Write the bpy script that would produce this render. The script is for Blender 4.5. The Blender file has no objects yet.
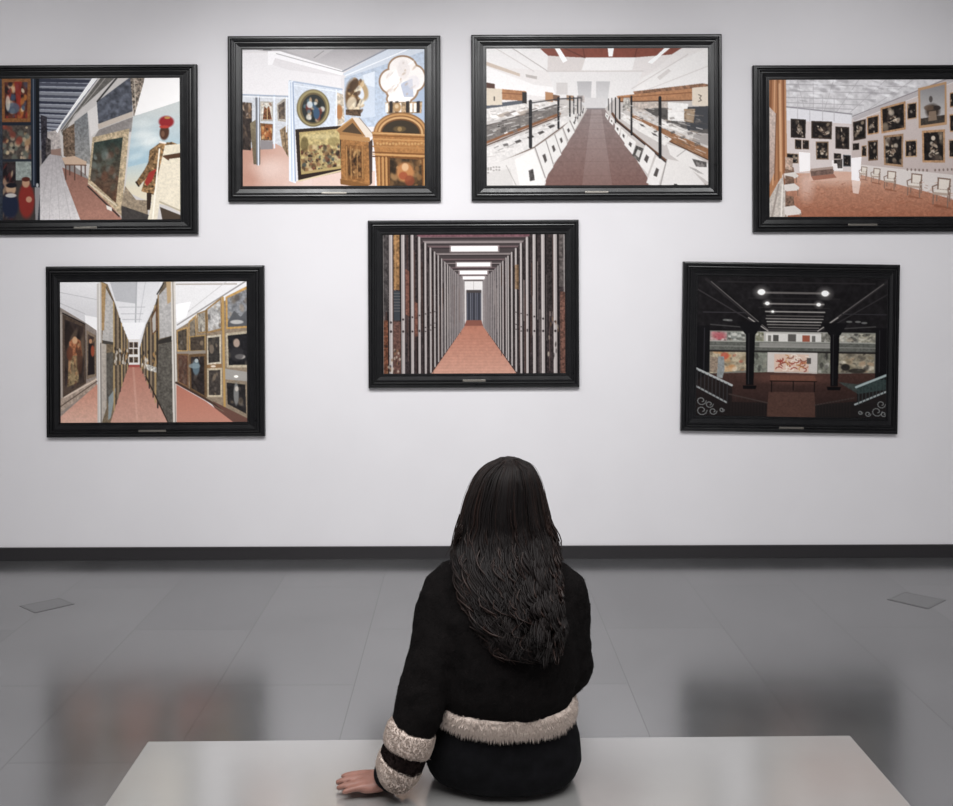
import bpy, bmesh, math, random
from mathutils import Vector, Matrix
random.seed(7)
SC = bpy.context.scene
COL = SC.collection
# ---------------------------------------------------------------- printed pictures
import numpy as np

def hx(c):
    if isinstance(c, str):
        c = c.lstrip('#'); return np.array([int(c[i:i+2], 16) for i in (0, 2, 4)], float)
    return np.array(c, float)

class Canvas:
    """A little painter: polygons, ellipses, lines and grain on an sRGB array."""
    def __init__(s, L, T, R, B, base, seed=1):
        s.L, s.T = L, T
        s.W, s.H = int(R - L), int(B - T)
        s.a = np.zeros((s.H, s.W, 3)) + hx(base)
        s.r = np.random.RandomState(seed)
    def box(s, xs, ys, pad=1):
        x0 = max(0, int(min(xs) - s.L - pad)); x1 = min(s.W, int(max(xs) - s.L + pad + 1))
        y0 = max(0, int(min(ys) - s.T - pad)); y1 = min(s.H, int(max(ys) - s.T + pad + 1))
        return x0, x1, y0, y1
    def grid(s, x0, x1, y0, y1):
        return np.meshgrid(np.arange(x0, x1) + s.L + .5, np.arange(y0, y1) + s.T + .5)
    def mask(s, pts, X, Y):
        m = np.zeros(X.shape, bool); n = len(pts)
        for i in range(n):
            xa, ya = pts[i]; xb, yb = pts[(i + 1) % n]
            if ya == yb: continue
            c = (ya > Y) != (yb > Y)
            m ^= c & (X < (xb - xa) * (Y - ya) / (yb - ya) + xa)
        return m
    def put(s, b, m, col, a):
        x0, x1, y0, y1 = b
        k = (m * a)[..., None]
        v = s.a[y0:y1, x0:x1]; v[:] = v * (1 - k) + col * k
    def P(s, pts, c, a=1., c2=None, g=None, n=0., ns=6):
        pts = [tuple(p) for p in pts]
        b = s.box([p[0] for p in pts], [p[1] for p in pts])
        if b[1] <= b[0] or b[3] <= b[2]: return
        X, Y = s.grid(*b); m = s.mask(pts, X, Y).astype(float); col = hx(c)
        if c2 is not None:
            if g is None: g = ((0, min(p[1] for p in pts)), (0, max(p[1] for p in pts)))
            dx, dy = g[1][0] - g[0][0], g[1][1] - g[0][1]
            t = np.clip(((X - g[0][0]) * dx + (Y - g[0][1]) * dy) / (dx * dx + dy * dy), 0, 1)[..., None]
            col = col * (1 - t) + hx(c2) * t
        if n: col = np.clip(col * (1 + n * s.noise(X.shape, ns)[..., None]), 0, 255)
        s.put(b, m, col, a)
    def R(s, x0, y0, x1, y1, c, **k): s.P([(x0, y0), (x1, y0), (x1, y1), (x0, y1)], c, **k)
    def noise(s, sh, sc):
        h, w = sh; o = np.zeros(sh); amp = 1.
        for q in (sc, max(2, sc / 2.)):
            gh, gw = int(h / q) + 3, int(w / q) + 3
            G = s.r.rand(gh, gw) * 2 - 1
            y = np.arange(h) / q; x = np.arange(w) / q
            yi = y.astype(int); xi = x.astype(int); fy = (y - yi)[:, None]; fx = (x - xi)[None]
            o += amp * ((G[yi][:, xi] * (1 - fx) + G[yi][:, xi + 1] * fx) * (1 - fy) +
                        (G[yi + 1][:, xi] * (1 - fx) + G[yi + 1][:, xi + 1] * fx) * fy)
            amp *= .6
        return o
    def E(s, cx, cy, rx, ry, c, a=1., rot=0., soft=.15, clip=None):
        q = max(rx, ry) * (1 + soft)
        b = s.box([cx - q, cx + q], [cy - q, cy + q])
        if b[1] <= b[0] or b[3] <= b[2]: return
        X, Y = s.grid(*b); co, si = np.cos(rot), np.sin(rot)
        u = ((X - cx) * co + (Y - cy) * si) / rx; v = (-(X - cx) * si + (Y - cy) * co) / ry
        d = np.sqrt(u * u + v * v)
        m = np.clip((1 + soft - d) / (2 * soft), 0, 1)
        if clip is not None: m = m * s.mask(clip, X, Y)
        s.put(b, m, hx(c), a)
    def Ln(s, pts, w, c, a=1.):
        for (xa, ya), (xb, yb) in zip(pts[:-1], pts[1:]):
            b = s.box([xa, xb], [ya, yb], w + 1)
            if b[1] <= b[0] or b[3] <= b[2]: continue
            X, Y = s.grid(*b); dx, dy = xb - xa, yb - ya
            t = np.clip(((X - xa) * dx + (Y - ya) * dy) / (dx * dx + dy * dy + 1e-9), 0, 1)
            d = np.hypot(X - xa - t * dx, Y - ya - t * dy)
            s.put(b, np.clip(w / 2. + .5 - d, 0, 1), hx(c), a)
    def pic(s, q, base, pal, fr=None, fw=.08, n=14, size=.16, c2=None, a=.85, lo=.0):
        """a painting hanging in perspective: quad TL TR BR BL, its frame, loose brush blobs"""
        q = [np.array(p, float) for p in q]
        f = lambda u, v: (q[0] * (1 - u) + q[1] * u) * (1 - v) + (q[3] * (1 - u) + q[2] * u) * v
        w = np.hypot(*(q[1] - q[0])); h = np.hypot(*(q[3] - q[0]))
        if fr is not None:
            s.P(q, fr, n=.12, ns=5)
            fu, fv = min(.3, fw * max(1, h / w) ** .5), min(.3, fw * max(1, w / h) ** .5)
        else: fu = fv = 0
        inn = [tuple(f(u, v)) for u, v in ((fu, fv), (1 - fu, fv), (1 - fu, 1 - fv), (fu, 1 - fv))]
        s.P(inn, base, c2=c2, n=.18, ns=7)
        for k in range(n):
            u, v = s.r.rand(), lo + (1 - lo) * s.r.rand()
            x, y = f(fu + (1 - 2 * fu) * u, fv + (1 - 2 * fv) * v)
            e = size * (.4 + s.r.rand())
            s.E(x, y, max(1.5, e * w * .6), max(1.5, e * h * .6 * (.7 + .8 * s.r.rand())), pal[s.r.randint(len(pal))], a * (.5 + .5 * s.r.rand()), s.r.rand() * 1.2 - .6, .3, inn)
        return inn
    def out(s, grain=.02, blur=1):
        a = s.a * (1 + grain * s.noise((s.H, s.W), 3)[..., None])
        for _ in range(blur):
            p = np.pad(a, ((1, 1), (1, 1), (0, 0)), 'edge')
            a = (p[:-2, 1:-1] + p[2:, 1:-1] + p[1:-1, :-2] + p[1:-1, 2:] + 2 * p[1:-1, 1:-1]) / 6
        h, w = s.H // 2 * 2, s.W // 2 * 2
        a = a[:h, :w]; a = (a[::2, ::2] + a[1::2, ::2] + a[::2, 1::2] + a[1::2, 1::2]) / 4
        return np.clip(a, 0, 255) / 255.

def print_turban():
    c = Canvas(-30, 115, 727, 682, '#8d8683', 11)
    c.P([(150, 100), (410, 100), (240, 330), (200, 400), (150, 400)], '#82858f')
    for i, y in enumerate([118, 134, 156, 182, 207, 229, 250, 270, 288, 303, 316, 328]):
        w = max(3, 15 - i); xr = 395 - (y - 118) * .82
        c.P([(155, y), (xr, y + 7), (xr - w, y + w + 5), (155, y + w)], '#35394a' if i % 2 == 0 else '#4d505f')
        c.P([(165, y + w), (xr - w, y + w + 5), (xr - w - 5, y + w + 9), (165, y + w + 3)], '#b4b9ca', a=.7)
    c.P([(190, 330), (250, 318), (250, 420), (190, 420)], '#b0a6a2', n=.15)
    c.P([(165, 262), (190, 270), (192, 440), (168, 470)], '#35323a', n=.4, ns=7)
    c.P([(185, 350), (205, 360), (205, 415), (185, 430)], '#4d4646', n=.4)
    c.P([(205, 400), (245, 395), (245, 425), (205, 420)], '#94766a')
    c.P([(150, 480), (200, 418), (246, 425), (335, 690), (140, 690)], '#a9a2a4', c2='#d6d1d1', n=.05)
    for k in range(5): c.Ln([(205 + k * 9, 425), (150 + k * 45, 690)], 1.5, '#8f8888', .5)
    # right-hand wall and screens
    c.P([(240, 330), (300, 250), (410, 100), (740, 100), (740, 690), (480, 690), (345, 500), (250, 430)], '#c7c1be')
    c.P([(232, 335), (250, 300), (395, 118), (372, 118), (225, 325)], '#f6f4f6')
    c.P([(246, 325), (405, 118), (462, 118), (300, 262), (252, 345)], '#67635f', n=.1)
    c.Ln([(250, 330), (425, 118)], 3, '#a7a19b')
    c.P([(253, 325), (300, 296), (302, 445), (256, 425)], '#75604f', n=.3)
    c.P([(300, 290), (352, 252), (366, 460), (302, 442)], '#74777b', c2='#8f8d8a', n=.15)
    c.P([(352, 250), (392, 222), (398, 322), (366, 350)], '#d8d3d0')
    c.P([(250, 470), (350, 515), (482, 664), (490, 690), (326, 690), (262, 520)], '#916456', c2='#b07a68', n=.06)
    c.P([(390, 212), (528, 112), (533, 252), (396, 302)], '#565a66', n=.22, ns=12)
    c.Ln([(392, 210), (470, 118)], 7, '#3d3a3a')
    c.P([(393, 300), (533, 250), (534, 270), (396, 320)], '#bfb1a4')
    c.P([(398, 322), (534, 272), (528, 330), (372, 362)], '#8a8380', n=.08)
    c.P([(524, 112), (578, 112), (588, 250), (572, 282), (537, 268)], '#85776a', n=.5, ns=6)
    c.Ln([(540, 120), (548, 262)], 4, '#c9bca9', .8); c.Ln([(576, 118), (584, 255)], 4, '#5b5048')
    c.P([(372, 352), (520, 318), (486, 664), (352, 534)], '#b59f7e', n=.2)
    q = c.pic([(378, 372), (494, 352), (464, 612), (362, 520)], '#33443f', ['#2a332f', '#54645a', '#6e7a74', '#4a3a2e', '#7a4a38', '#8b9a96'], None, n=34, size=.16, c2='#6e4836', a=.5)
    c.Ln([(352, 545), (476, 664)], 6, '#3d3430'); c.Ln([(355, 534), (466, 622)], 5, '#d5c5ab')
    c.P([(425, 620), (448, 630), (448, 645), (428, 636)], '#e0d8cf')
    c.P([(248, 432), (300, 425), (348, 448), (346, 462), (262, 460)], '#c7a78d'); c.Ln([(262, 460), (346, 462)], 4, '#6e4a38')
    for x, y in ((264, 518), (280, 500), (300, 520), (326, 505), (342, 500)): c.Ln([(x, 462), (x, y)], 5, '#5e4238')
    # portrait with red hat
    c.P([(585, 112), (740, 112), (740, 215), (540, 268)], '#f2efee')
    c.P([(536, 270), (740, 205), (740, 640), (590, 605), (500, 565)], '#c3c9c8', c2='#9dbccb', g=((0, 250), (0, 440)))
    c.P([(512, 470), (740, 420), (740, 640), (590, 605), (500, 565)], '#a9c3cf', c2='#d9cdb2', g=((0, 430), (0, 560)))
    for k in range(14): c.E(540 + c.r.rand() * 90, 290 + c.r.rand() * 150, 34, 12, '#dfe4e2', .35, -.3, .5)
    c.P([(502, 545), (545, 600), (592, 602), (592, 680), (482, 640)], '#94826c', n=.15)
    c.P([(486, 622), (602, 662), (602, 690), (486, 690)], '#474240', n=.1)
    c.P([(600, 405), (640, 376), (690, 372), (740, 392), (735, 470), (672, 560), (620, 582), (566, 566), (592, 480)], '#8a6843', n=.5, ns=8)
    c.P([(606, 430), (632, 400), (600, 500), (556, 548), (545, 530), (580, 480)], '#7b5c3c', n=.35)
    c.P([(598, 492), (628, 476), (610, 525), (588, 546), (580, 530)], '#a8322c'); c.Ln([(556, 545), (546, 530)], 7, '#3b2a22')
    c.P([(588, 572), (608, 572), (602, 640), (588, 640)], '#3a2c24')
    c.E(660, 334, 19, 30, '#573629', 1, .1); c.E(654, 340, 7, 12, '#8b6149', .7); c.Ln([(642, 372), (664, 376)], 7, '#e8e0d8')
    c.E(668, 292, 30, 23, '#a0242a'); c.E(660, 312, 20, 6, '#c0392f'); c.E(672, 276, 12, 5, '#c9a14a', .8)
    c.P([(662, 385), (740, 378), (740, 660), (640, 606), (628, 690), (588, 690), (620, 560)], '#dfd3bb', n=.04)
    c.Ln([(640, 400), (610, 690)], 6, '#f0e8d6'); c.P([(640, 628), (740, 668), (740, 690), (652, 690)], '#4e4136')
    c.Ln([(640, 608), (740, 652)], 6, '#b5a78d'); c.P([(656, 425), (740, 412), (740, 432), (670, 440)], '#5a3d2c')
    c.Ln([(656, 428), (676, 442)], 6, '#6b4a36')
    # racks on the left
    c.R(-40, 100, 160, 690, '#303640')
    c.P([(140, 540), (162, 548), (150, 690), (140, 690)], '#8d8a8c')
    c.pic([(8, 116), (126, 116), (124, 292), (8, 290)], '#5e3026', ['#a83428', '#c9762f', '#3d4f6a', '#d8c3a2', '#231d22', '#8c2a24'], '#8a5730', .09, n=46, size=.12)
    c.P([(60, 130), (90, 130), (82, 240), (70, 240)], '#a52c22', .7); c.E(55, 235, 26, 22, '#4a6078', .8); c.E(34, 215, 9, 30, '#d8cdbb', .7)
    c.pic([(12, 302), (126, 300), (126, 438), (12, 440)], '#4d4540', ['#b58a5e', '#d5b896', '#8f3a2c', '#23201f', '#6e7568', '#c9b08a'], None, n=42, size=.14)
    c.P([(12, 446), (138, 444), (142, 684), (12, 684)], '#3f3a38'); c.P([(64, 446), (138, 444), (138, 520), (64, 520)], '#8c9590', n=.12)
    c.pic([(12, 450), (64, 448), (64, 684), (12, 684)], '#3a3032', ['#a5835a', '#2c3550', '#1f1b1f', '#b79a78', '#6e2a26'], None, n=24, size=.2)
    c.E(106, 600, 32, 70, '#8d2c26'); c.E(104, 530, 15, 19, '#b88a6a'); c.E(104, 516, 17, 9, '#5a2a22'); c.E(116, 596, 12, 12, '#c79a78', .8)
    c.E(44, 555, 20, 24, '#b79373'); c.E(46, 540, 22, 10, '#202028'); c.E(40, 620, 34, 50, '#232a40'); c.E(44, 580, 22, 8, '#d8d2c8', .8)
    c.R(-40, 290, 145, 303, '#232a36'); c.R(-40, 436, 142, 446, '#2a303a')
    c.R(126, 112, 146, 548, '#252d3a'); c.R(146, 112, 160, 548, '#14181f'); c.Ln([(136, 120), (136, 540)], 3, '#6b7688')
    c.E(150, 540, 5, 8, '#d8d8d8', .8); c.R(-40, 100, 10, 690, '#353b45', n=.2)
    return c

def print_altarpieces():
    c = Canvas(92, 102, 848, 665, '#ded9db', 22)
    c.P([(90, 100), (700, 100), (505, 192), (215, 115)], '#aaa5a8', c2='#c9c4c6', g=((400, 100), (400, 190)))
    c.P([(240, 100), (480, 100), (400, 150)], '#bdb8ba'); c.Ln([(390, 140), (430, 112)], 3, '#8c878a')
    c.P([(90, 118), (200, 118), (210, 165), (290, 190), (500, 215), (500, 290), (90, 290)], '#e6e2e4')
    c.P([(200, 112), (250, 112), (512, 192), (506, 212), (230, 140), (218, 168), (200, 168)], '#f2eff1')
    c.Ln([(235, 122), (505, 196)], 3, '#a19c9f'); c.Ln([(90, 108), (200, 102)], 4, '#c0bbbd'); c.R(180, 100, 215, 108, '#2b292b')
    c.P([(700, 100), (850, 100), (850, 130), (530, 225), (508, 205)], '#cbd3e0'); c.Ln([(508, 195), (700, 100)], 5, '#878b98'); c.Ln([(520, 212), (780, 105)], 4, '#eef1f7')
    c.P([(515, 222), (850, 112), (850, 420), (515, 420)], '#b4c2d6', n=.06)
    c.P([(540, 230), (640, 195), (640, 380), (540, 390)], '#c3cede'); c.P([(590, 210), (640, 195), (640, 260), (600, 250)], '#d7dfea')
    c.P([(800, 300), (850, 250), (850, 400), (800, 390)], '#a2b3cc')
    c.P([(90, 290), (285, 296), (290, 520), (90, 515)], '#c9ccd3', n=.06)
    c.P([(90, 512), (165, 500), (232, 488), (292, 520), (300, 645), (500, 600), (640, 600), (640, 670), (90, 670)], '#c28d79', c2='#dfc0b4', g=((120, 520), (330, 660)))
    c.E(210, 590, 60, 40, '#e2c6bb', .7, 0, .6); c.E(120, 640, 40, 40, '#b77d69', .5, 0, .6)
    c.pic([(90, 318), (134, 322), (134, 400), (90, 400)], '#54443a', ['#c0a080', '#2b2422', '#8a6a4e', '#d0c0b0'], None, n=14)
    c.pic([(90, 385), (132, 385), (130, 515), (90, 512)], '#3d332f', ['#5a4a40', '#231f1e', '#7d6550'], None, n=10)
    c.P([(126, 405), (150, 390), (166, 300), (168, 572), (140, 572)], '#908466', c2='#6b5d48', n=.1); c.P([(148, 300), (166, 296), (166, 575), (152, 575)], '#6f7078')
    c.pic([(168, 316), (220, 318), (220, 396), (170, 396)], '#cfc8bd', ['#7a4a30', '#5b3626', '#b98f60'], '#a9a094', .06, n=5, size=.12)
    c.P([(178, 390), (185, 335), (195, 345), (205, 333), (216, 390)], '#7b4a2e', n=.4, ns=5); c.Ln([(197, 345), (197, 390)], 3, '#d8b078')
    c.pic([(168, 404), (220, 408), (218, 476), (170, 474)], '#a45c30', ['#d68a45', '#6b3a22', '#c87838', '#e3b878', '#3d2a20'], '#7a5c42', .06, n=26, size=.14)
    c.P([(168, 474), (220, 478), (220, 510), (168, 512)], '#8d8688')
    c.pic([(236, 328), (274, 300), (276, 400), (240, 396)], '#5e5148', ['#c4ae90', '#2f2a2a', '#8d7860'], '#b0a79a', .12, n=8)
    c.P([(248, 432), (280, 412), (284, 545), (258, 500)], '#93795a', n=.25); c.Ln([(266, 425), (276, 530)], 3, '#5e4a36')
    for x, y0, y1, w in ((160, 290, 575, 5), (226, 290, 505, 6), (276, 296, 440, 5)): c.Ln([(x, y0), (x, y1)], w, '#dfe6f2')
    c.Ln([(90, 288), (285, 296)], 4, '#8fa0ba'); c.Ln([(100, 296), (285, 304)], 3, '#f0f2f6')
    c.P([(290, 232), (505, 268), (505, 430), (300, 436)], '#cdd5e2', n=.05); c.Ln([(290, 234), (505, 268)], 6, '#a6b5cd'); c.Ln([(300, 250), (505, 280)], 3, '#e7edf6')
    c.P([(284, 236), (304, 232), (314, 650), (286, 640)], '#dfe5ef'); c.Ln([(303, 240), (312, 640)], 4, '#7f93b8'); c.Ln([(294, 240), (298, 640)], 3, '#9fb2d0')
    c.P([(484, 280), (510, 290), (515, 400), (486, 420)], '#c9b9a4', n=.15); c.E(493, 360, 14, 30, '#b87a44'); c.Ln([(482, 270), (482, 420)], 5, '#e6ecf5')
    # round painting
    c.E(386, 344, 68, 76, '#6e603f', soft=.03); c.E(386, 343, 64, 72, '#a0905f', soft=.03); c.E(387, 345, 55, 64, '#6b5a3a', soft=.03); c.E(388, 346, 48, 57, '#2c302f', soft=.03)
    for k in range(34):
        an = c.r.rand() * 6.3; d = c.r.rand() ** .5 * 40
        c.E(388 + d * np.cos(an), 352 + d * 1.1 * np.sin(an), 5 + 6 * c.r.rand(), 5 + 9 * c.r.rand(), ['#e5ddd0', '#7a2e24', '#30506e', '#1d2420', '#c9a27a', '#54707c'][c.r.randint(6)], .8, 0, .3)
    c.E(400, 365, 13, 24, '#355475'); c.E(372, 330, 12, 14, '#d9e1e6', .8)
    # gilded figure
    c.E(552, 300, 34, 72, '#71502f'); c.E(588, 275, 24, 40, '#b9986a', 1, -.3); c.E(580, 280, 14, 30, '#d6dce8', 1, -.3)
    for k in range(40): c.E(535 + 55 * c.r.rand(), 225 + 135 * c.r.rand(), 4 + 5 * c.r.rand(), 6 + 9 * c.r.rand(), ['#ecdcbc', '#5a3a22', '#a87a48', '#d0ab78', '#3d2a1e'][c.r.randint(5)], .8, c.r.rand(), .3)
    c.E(555, 250, 16, 26, '#4a3220', .8, .5); c.E(545, 325, 20, 28, '#e9d9bd', .7, .2); c.P([(520, 350), (582, 350), (582, 378), (520, 372)], '#5f4733', n=.3)
    # white quatrefoil
    for cx, cy, rx, ry in ((755, 182, 58, 48), (708, 236, 48, 50), (806, 224, 42, 52), (752, 268, 66, 56), (740, 308, 50, 30)):
        c.E(cx, cy, rx + 4, ry + 4, '#9c7858', soft=.02)
    for cx, cy, rx, ry in ((755, 182, 55, 45), (708, 236, 45, 47), (806, 224, 39, 49), (752, 268, 62, 52), (740, 308, 47, 28)):
        c.E(cx, cy, rx, ry, '#f0e8e4', soft=.03)
    c.P([(745, 245), (795, 225), (800, 300), (760, 300)], '#a8b3cc', .8); c.E(725, 230, 22, 40, '#fbf6f2'); c.E(758, 190, 26, 40, '#e5dcd9'); c.E(800, 240, 26, 28, '#d8d3d8', .6)
    for k in range(24): c.E(690 + 120 * c.r.rand(), 160 + 140 * c.r.rand(), 4, 12 * c.r.rand() + 4, ['#ffffff', '#cbbdb5', '#b79a80'][c.r.randint(3)], .5, c.r.rand(), .4)
    c.P([(682, 322), (835, 318), (832, 366), (690, 368)], '#a98a68', n=.3, ns=8)
    for x in (700, 724, 768, 812): c.P([(x, 318), (x + 13, 316), (x + 13, 364), (x, 364)], '#37302f')
    for x in (738, 784, 800, 684): c.P([(x, 326), (x + 11, 324), (x + 11, 362), (x, 362)], '#efe6dc')
    # battle painting
    c.P([(312, 430), (500, 416), (505, 602), (324, 642)], '#33261f')
    c.P([(328, 442), (494, 428), (500, 590), (336, 614)], '#b49a5e'); 
    q = c.pic([(332, 448), (492, 434), (498, 580), (338, 604)], '#b8a268', ['#4d3524', '#2a211c', '#8f6b42', '#cbb083', '#6e2f24', '#3c4a4a', '#a3784a'], None, n=150, size=.075, lo=.38)
    c.E(420, 460, 60, 10, '#d8c68e', .5, 0, .5); c.E(350, 490, 16, 30, '#5d4e2a', .7); c.E(470, 480, 24, 18, '#8d7c48', .6)
    c.P([(344, 634), (382, 626), (380, 658), (346, 662)], '#e0c4ba'); c.Ln([(324, 640), (505, 598)], 6, '#d9c49a')
    # small tabernacle
    c.P([(482, 432), (548, 384), (612, 462), (500, 456)], '#a77440'); c.P([(504, 440), (548, 404), (588, 452)], '#54402c')
    c.P([(546, 382), (576, 384), (638, 458), (606, 466)], '#dccdbd'); c.Ln([(576, 384), (638, 458)], 3, '#8f7c6c'); c.Ln([(482, 434), (546, 386)], 5, '#c9985e')
    c.P([(494, 452), (618, 464), (622, 482), (496, 472)], '#b9834a'); c.Ln([(496, 473), (622, 484)], 3, '#5a3a20')
    c.P([(500, 472), (614, 482), (618, 658), (500, 642)], '#a36c38', n=.15)
    c.P([(614, 484), (630, 470), (628, 650), (618, 660)], '#4b3a33')
    c.pic([(516, 492), (592, 500), (596, 642), (520, 630)], '#6a4526', ['#b58048', '#3d2817', '#8d5f34', '#d0a060', '#2f2014'], '#8b5a2e', .1, n=50, size=.12)
    for x in (522, 540, 566, 588): c.Ln([(x, 500), (x + 2, 630)], 4, '#c08a4c', .7)
    c.P([(496, 632), (618, 656), (604, 670), (498, 654)], '#8a5a2e')
    # large arched tabernacle
    for rx, ry, col in ((112, 86, '#8e5f33'), (107, 81, '#c48d52'), (98, 73, '#8b5a2f'), (93, 68, '#d3a066'), (84, 60, '#7a4c28'), (78, 54, '#3f3427')):
        c.E(746, 448, rx, ry, col, soft=.02)
    c.E(742, 430, 26, 12, '#7d6238', .6); c.E(742, 430, 9, 9, '#b08a52', .7)
    c.E(732, 342, 16, 19, '#b58a5a'); c.E(730, 338, 8, 9, '#e0c49c', .8)
    c.P([(628, 440), (850, 452), (850, 670), (648, 664), (640, 535)], '#ad733c', n=.1)
    for y, col in ((446, '#d29f63'), (456, '#8a5628'), (470, '#c98f52'), (500, '#b67d44'), (524, '#7b4b24'), (532, '#d09a5c'), (541, '#6e4220')): c.Ln([(632, y), (850, y + 9)], 5, col)
    for k in range(16): c.E(650 + 13 * k, 487 + c.r.rand() * 6, 5, 5, '#d8a868', .6)
    c.pic([(694, 540), (838, 550), (842, 670), (694, 668)], '#4b3826', ['#8d6238', '#2c2218', '#6d4a2a', '#b58550'], '#7b4d26', .05, n=34, size=.12)
    c.E(764, 606, 36, 40, '#bd7a44'); c.E(764, 585, 14, 16, '#d9a878'); c.E(756, 620, 18, 16, '#a3482c', .8); c.E(782, 640, 20, 22, '#8d3f28', .8)
    for x in (656, 672, 686): c.Ln([(x, 545), (x + 2, 668)], 6, '#c68e52'); c.Ln([(x + 7, 545), (x + 9, 668)], 3, '#633c1e')
    c.Ln([(843, 552), (843, 668)], 6, '#c08a4e')
    return c

def print_sheets():
    c = Canvas(77, 84, 875, 575, '#e4dedc', 33)
    c.P([(266, 80), (790, 80), (742, 110), (612, 120), (430, 120), (300, 114)], '#8c4636', n=.05)
    c.P([(340, 80), (350, 80), (440, 122), (430, 122)], '#6d3428'); c.Ln([(610, 122), (620, 82)], 4, '#6d3428'); c.Ln([(432, 122), (425, 82)], 4, '#6d3428')
    c.P([(290, 112), (440, 122), (420, 165), (300, 170)], '#d8cfcc'); c.P([(435, 120), (612, 120), (600, 168), (420, 165)], '#ece8e7')
    c.P([(612, 120), (745, 112), (640, 195), (600, 168)], '#e0d9d7')
    for q in ([(324, 86), (342, 86), (370, 130), (354, 138)], [(514, 86), (536, 86), (531, 116), (517, 116)], [(718, 86), (738, 86), (706, 112), (690, 112)], [(690, 112), (706, 112), (672, 142), (656, 138)]): c.P(q, '#fffdfd')
    c.P([(77, 84), (266, 84), (300, 112), (298, 165), (77, 150)], '#e9e5e4'); c.Ln([(170, 84), (300, 168)], 3, '#b8aeab'); c.Ln([(110, 84), (250, 168)], 3, '#d0c8c5')
    c.P([(77, 150), (250, 215), (330, 225), (330, 262), (220, 250), (77, 225)], '#efebea'); c.P([(77, 132), (200, 176), (200, 186), (77, 146)], '#cdb9a8'); c.P([(220, 178), (262, 186), (260, 196), (222, 188)], '#b9afab')
    c.P([(300, 168), (640, 165), (600, 262), (330, 262)], '#e2dedd'); c.Ln([(296, 168), (640, 168)], 4, '#cfc6c3')
    c.P([(404, 204), (456, 204), (452, 300), (412, 300)], '#b4b1b3', c2='#d3d0d0'); c.P([(472, 204), (522, 204), (510, 300), (472, 300)], '#bdbabb', c2='#d8d5d5'); c.P([(330, 208), (370, 208), (370, 250), (330, 250)], '#cfc9c7')
    c.P([(430, 262), (505, 262), (505, 304), (430, 304)], '#cfcbcb'); c.Ln([(432, 300), (506, 300)], 4, '#8b8586')
    c.P([(640, 190), (875, 84), (875, 215), (600, 252)], '#e9e5e3'); c.Ln([(600, 230), (800, 110)], 3, '#cdc4c1'); c.Ln([(640, 240), (875, 150)], 3, '#d3cbc8'); c.P([(690, 190), (730, 160), (740, 168), (700, 200)], '#d3ccc9')
    # floor of the aisle
    c.P([(438, 302), (504, 302), (660, 548), (660, 580), (280, 580), (300, 530), (392, 385)], '#8b7b79', c2='#7c5952', n=.05)
    c.P([(455, 305), (490, 305), (530, 580), (420, 580)], '#b0a09e', .45, c2='#8d716b')
    for k in range(26): c.Ln([(330 + 290 * c.r.rand(), 420 + 150 * c.r.rand()) for _ in range(1)] * 2, 3, '#6b4a44', .4)
    for k in range(9): y = 320 + k * k * 3.4; c.Ln([(440 - (y - 302) * .58, y), (505 + (y - 302) * .6, y)], 1.2, '#5f4440', .35)
    # left tiers
    c.P([(77, 290), (330, 262), (400, 262), (440, 302), (392, 385), (290, 545), (280, 580), (77, 580)], '#c4bdb9')
    c.P([(77, 300), (230, 276), (330, 268), (336, 285), (77, 345)], '#ddd7d3', n=.08)
    for k in range(9): x = 90 + 25 * k; c.P([(x, 326 - k * 3), (x + 40, 312 - k * 3), (x + 60, 318 - k * 3), (x + 16, 334 - k * 3)], ['#efeae7', '#b7a89c', '#8f8580'][k % 3])
    c.P([(77, 362), (330, 286), (338, 318), (77, 418)], '#78716d', n=.1); c.Ln([(77, 360), (330, 286)], 4, '#524c4a'); c.P([(122, 354), (146, 352), (140, 362), (120, 364)], '#2b2827'); c.E(150, 386, 7, 5, '#e8e2dd')
    c.Ln([(77, 420), (342, 318)], 9, '#8f5b3b'); c.Ln([(77, 430), (342, 326)], 4, '#54382a')
    c.P([(77, 440), (335, 336), (400, 310), (396, 330), (335, 372), (250, 434), (77, 506)], '#d9d4d1', n=.05)
    for x, y in ((180, 415), (262, 384), (300, 362), (225, 400)): c.P([(x, y), (x + 18, y - 7), (x + 26, y - 1), (x + 8, y + 8)], '#4f4a48')
    for k in range(8): c.Ln([(80 + 32 * k, 470 - 16 * k), (112 + 32 * k, 466 - 16 * k)], 2, '#a79f9b', .7)
    c.Ln([(77, 512), (250, 436), (400, 330)], 4, '#6e5a4e')
    c.P([(77, 505), (250, 440), (292, 560), (284, 580), (77, 580)], '#dbd6d3'); c.P([(180, 480), (248, 442), (288, 548), (282, 580), (200, 580)], '#e7e3e0')
    c.P([(230, 518), (246, 512), (252, 552), (234, 556)], '#55504f', n=.3); c.P([(77, 528), (165, 510), (176, 580), (77, 580)], '#d0cbc8'); c.Ln([(150, 500), (190, 580)], 2, '#a39c98')
    for k in range(11): c.E(85 + 10 * (k % 5), 505 + 9 * (k // 5) + 4 * c.r.rand(), 4, 3, '#8a837f', .7)
    for q, d in (([(253, 436), (292, 412), (318, 506), (290, 544)], .5), ([(292, 412), (322, 393), (347, 462), (318, 494)], .5), ([(324, 392), (350, 372), (368, 426), (346, 456)], .6), ([(352, 366), (376, 344), (394, 384), (370, 412)], .4), ([(378, 342), (394, 330), (408, 352), (394, 376)], .4)):
        c.P(q, '#dedad7'); c.Ln([q[0], q[3]], 3, '#8f8784'); q = [np.array(p, float) for p in q]; m = sum(q) / 4; c.P([m + (p - m) * .26 for p in q], '#57504e')
    for k in range(8): x = 396 + 4.5 * k; c.Ln([(x, 345 - 5 * k), (x + 5, 330 - 5 * k)], 4, ['#3d393a', '#d9d4d2'][k % 2])
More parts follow.
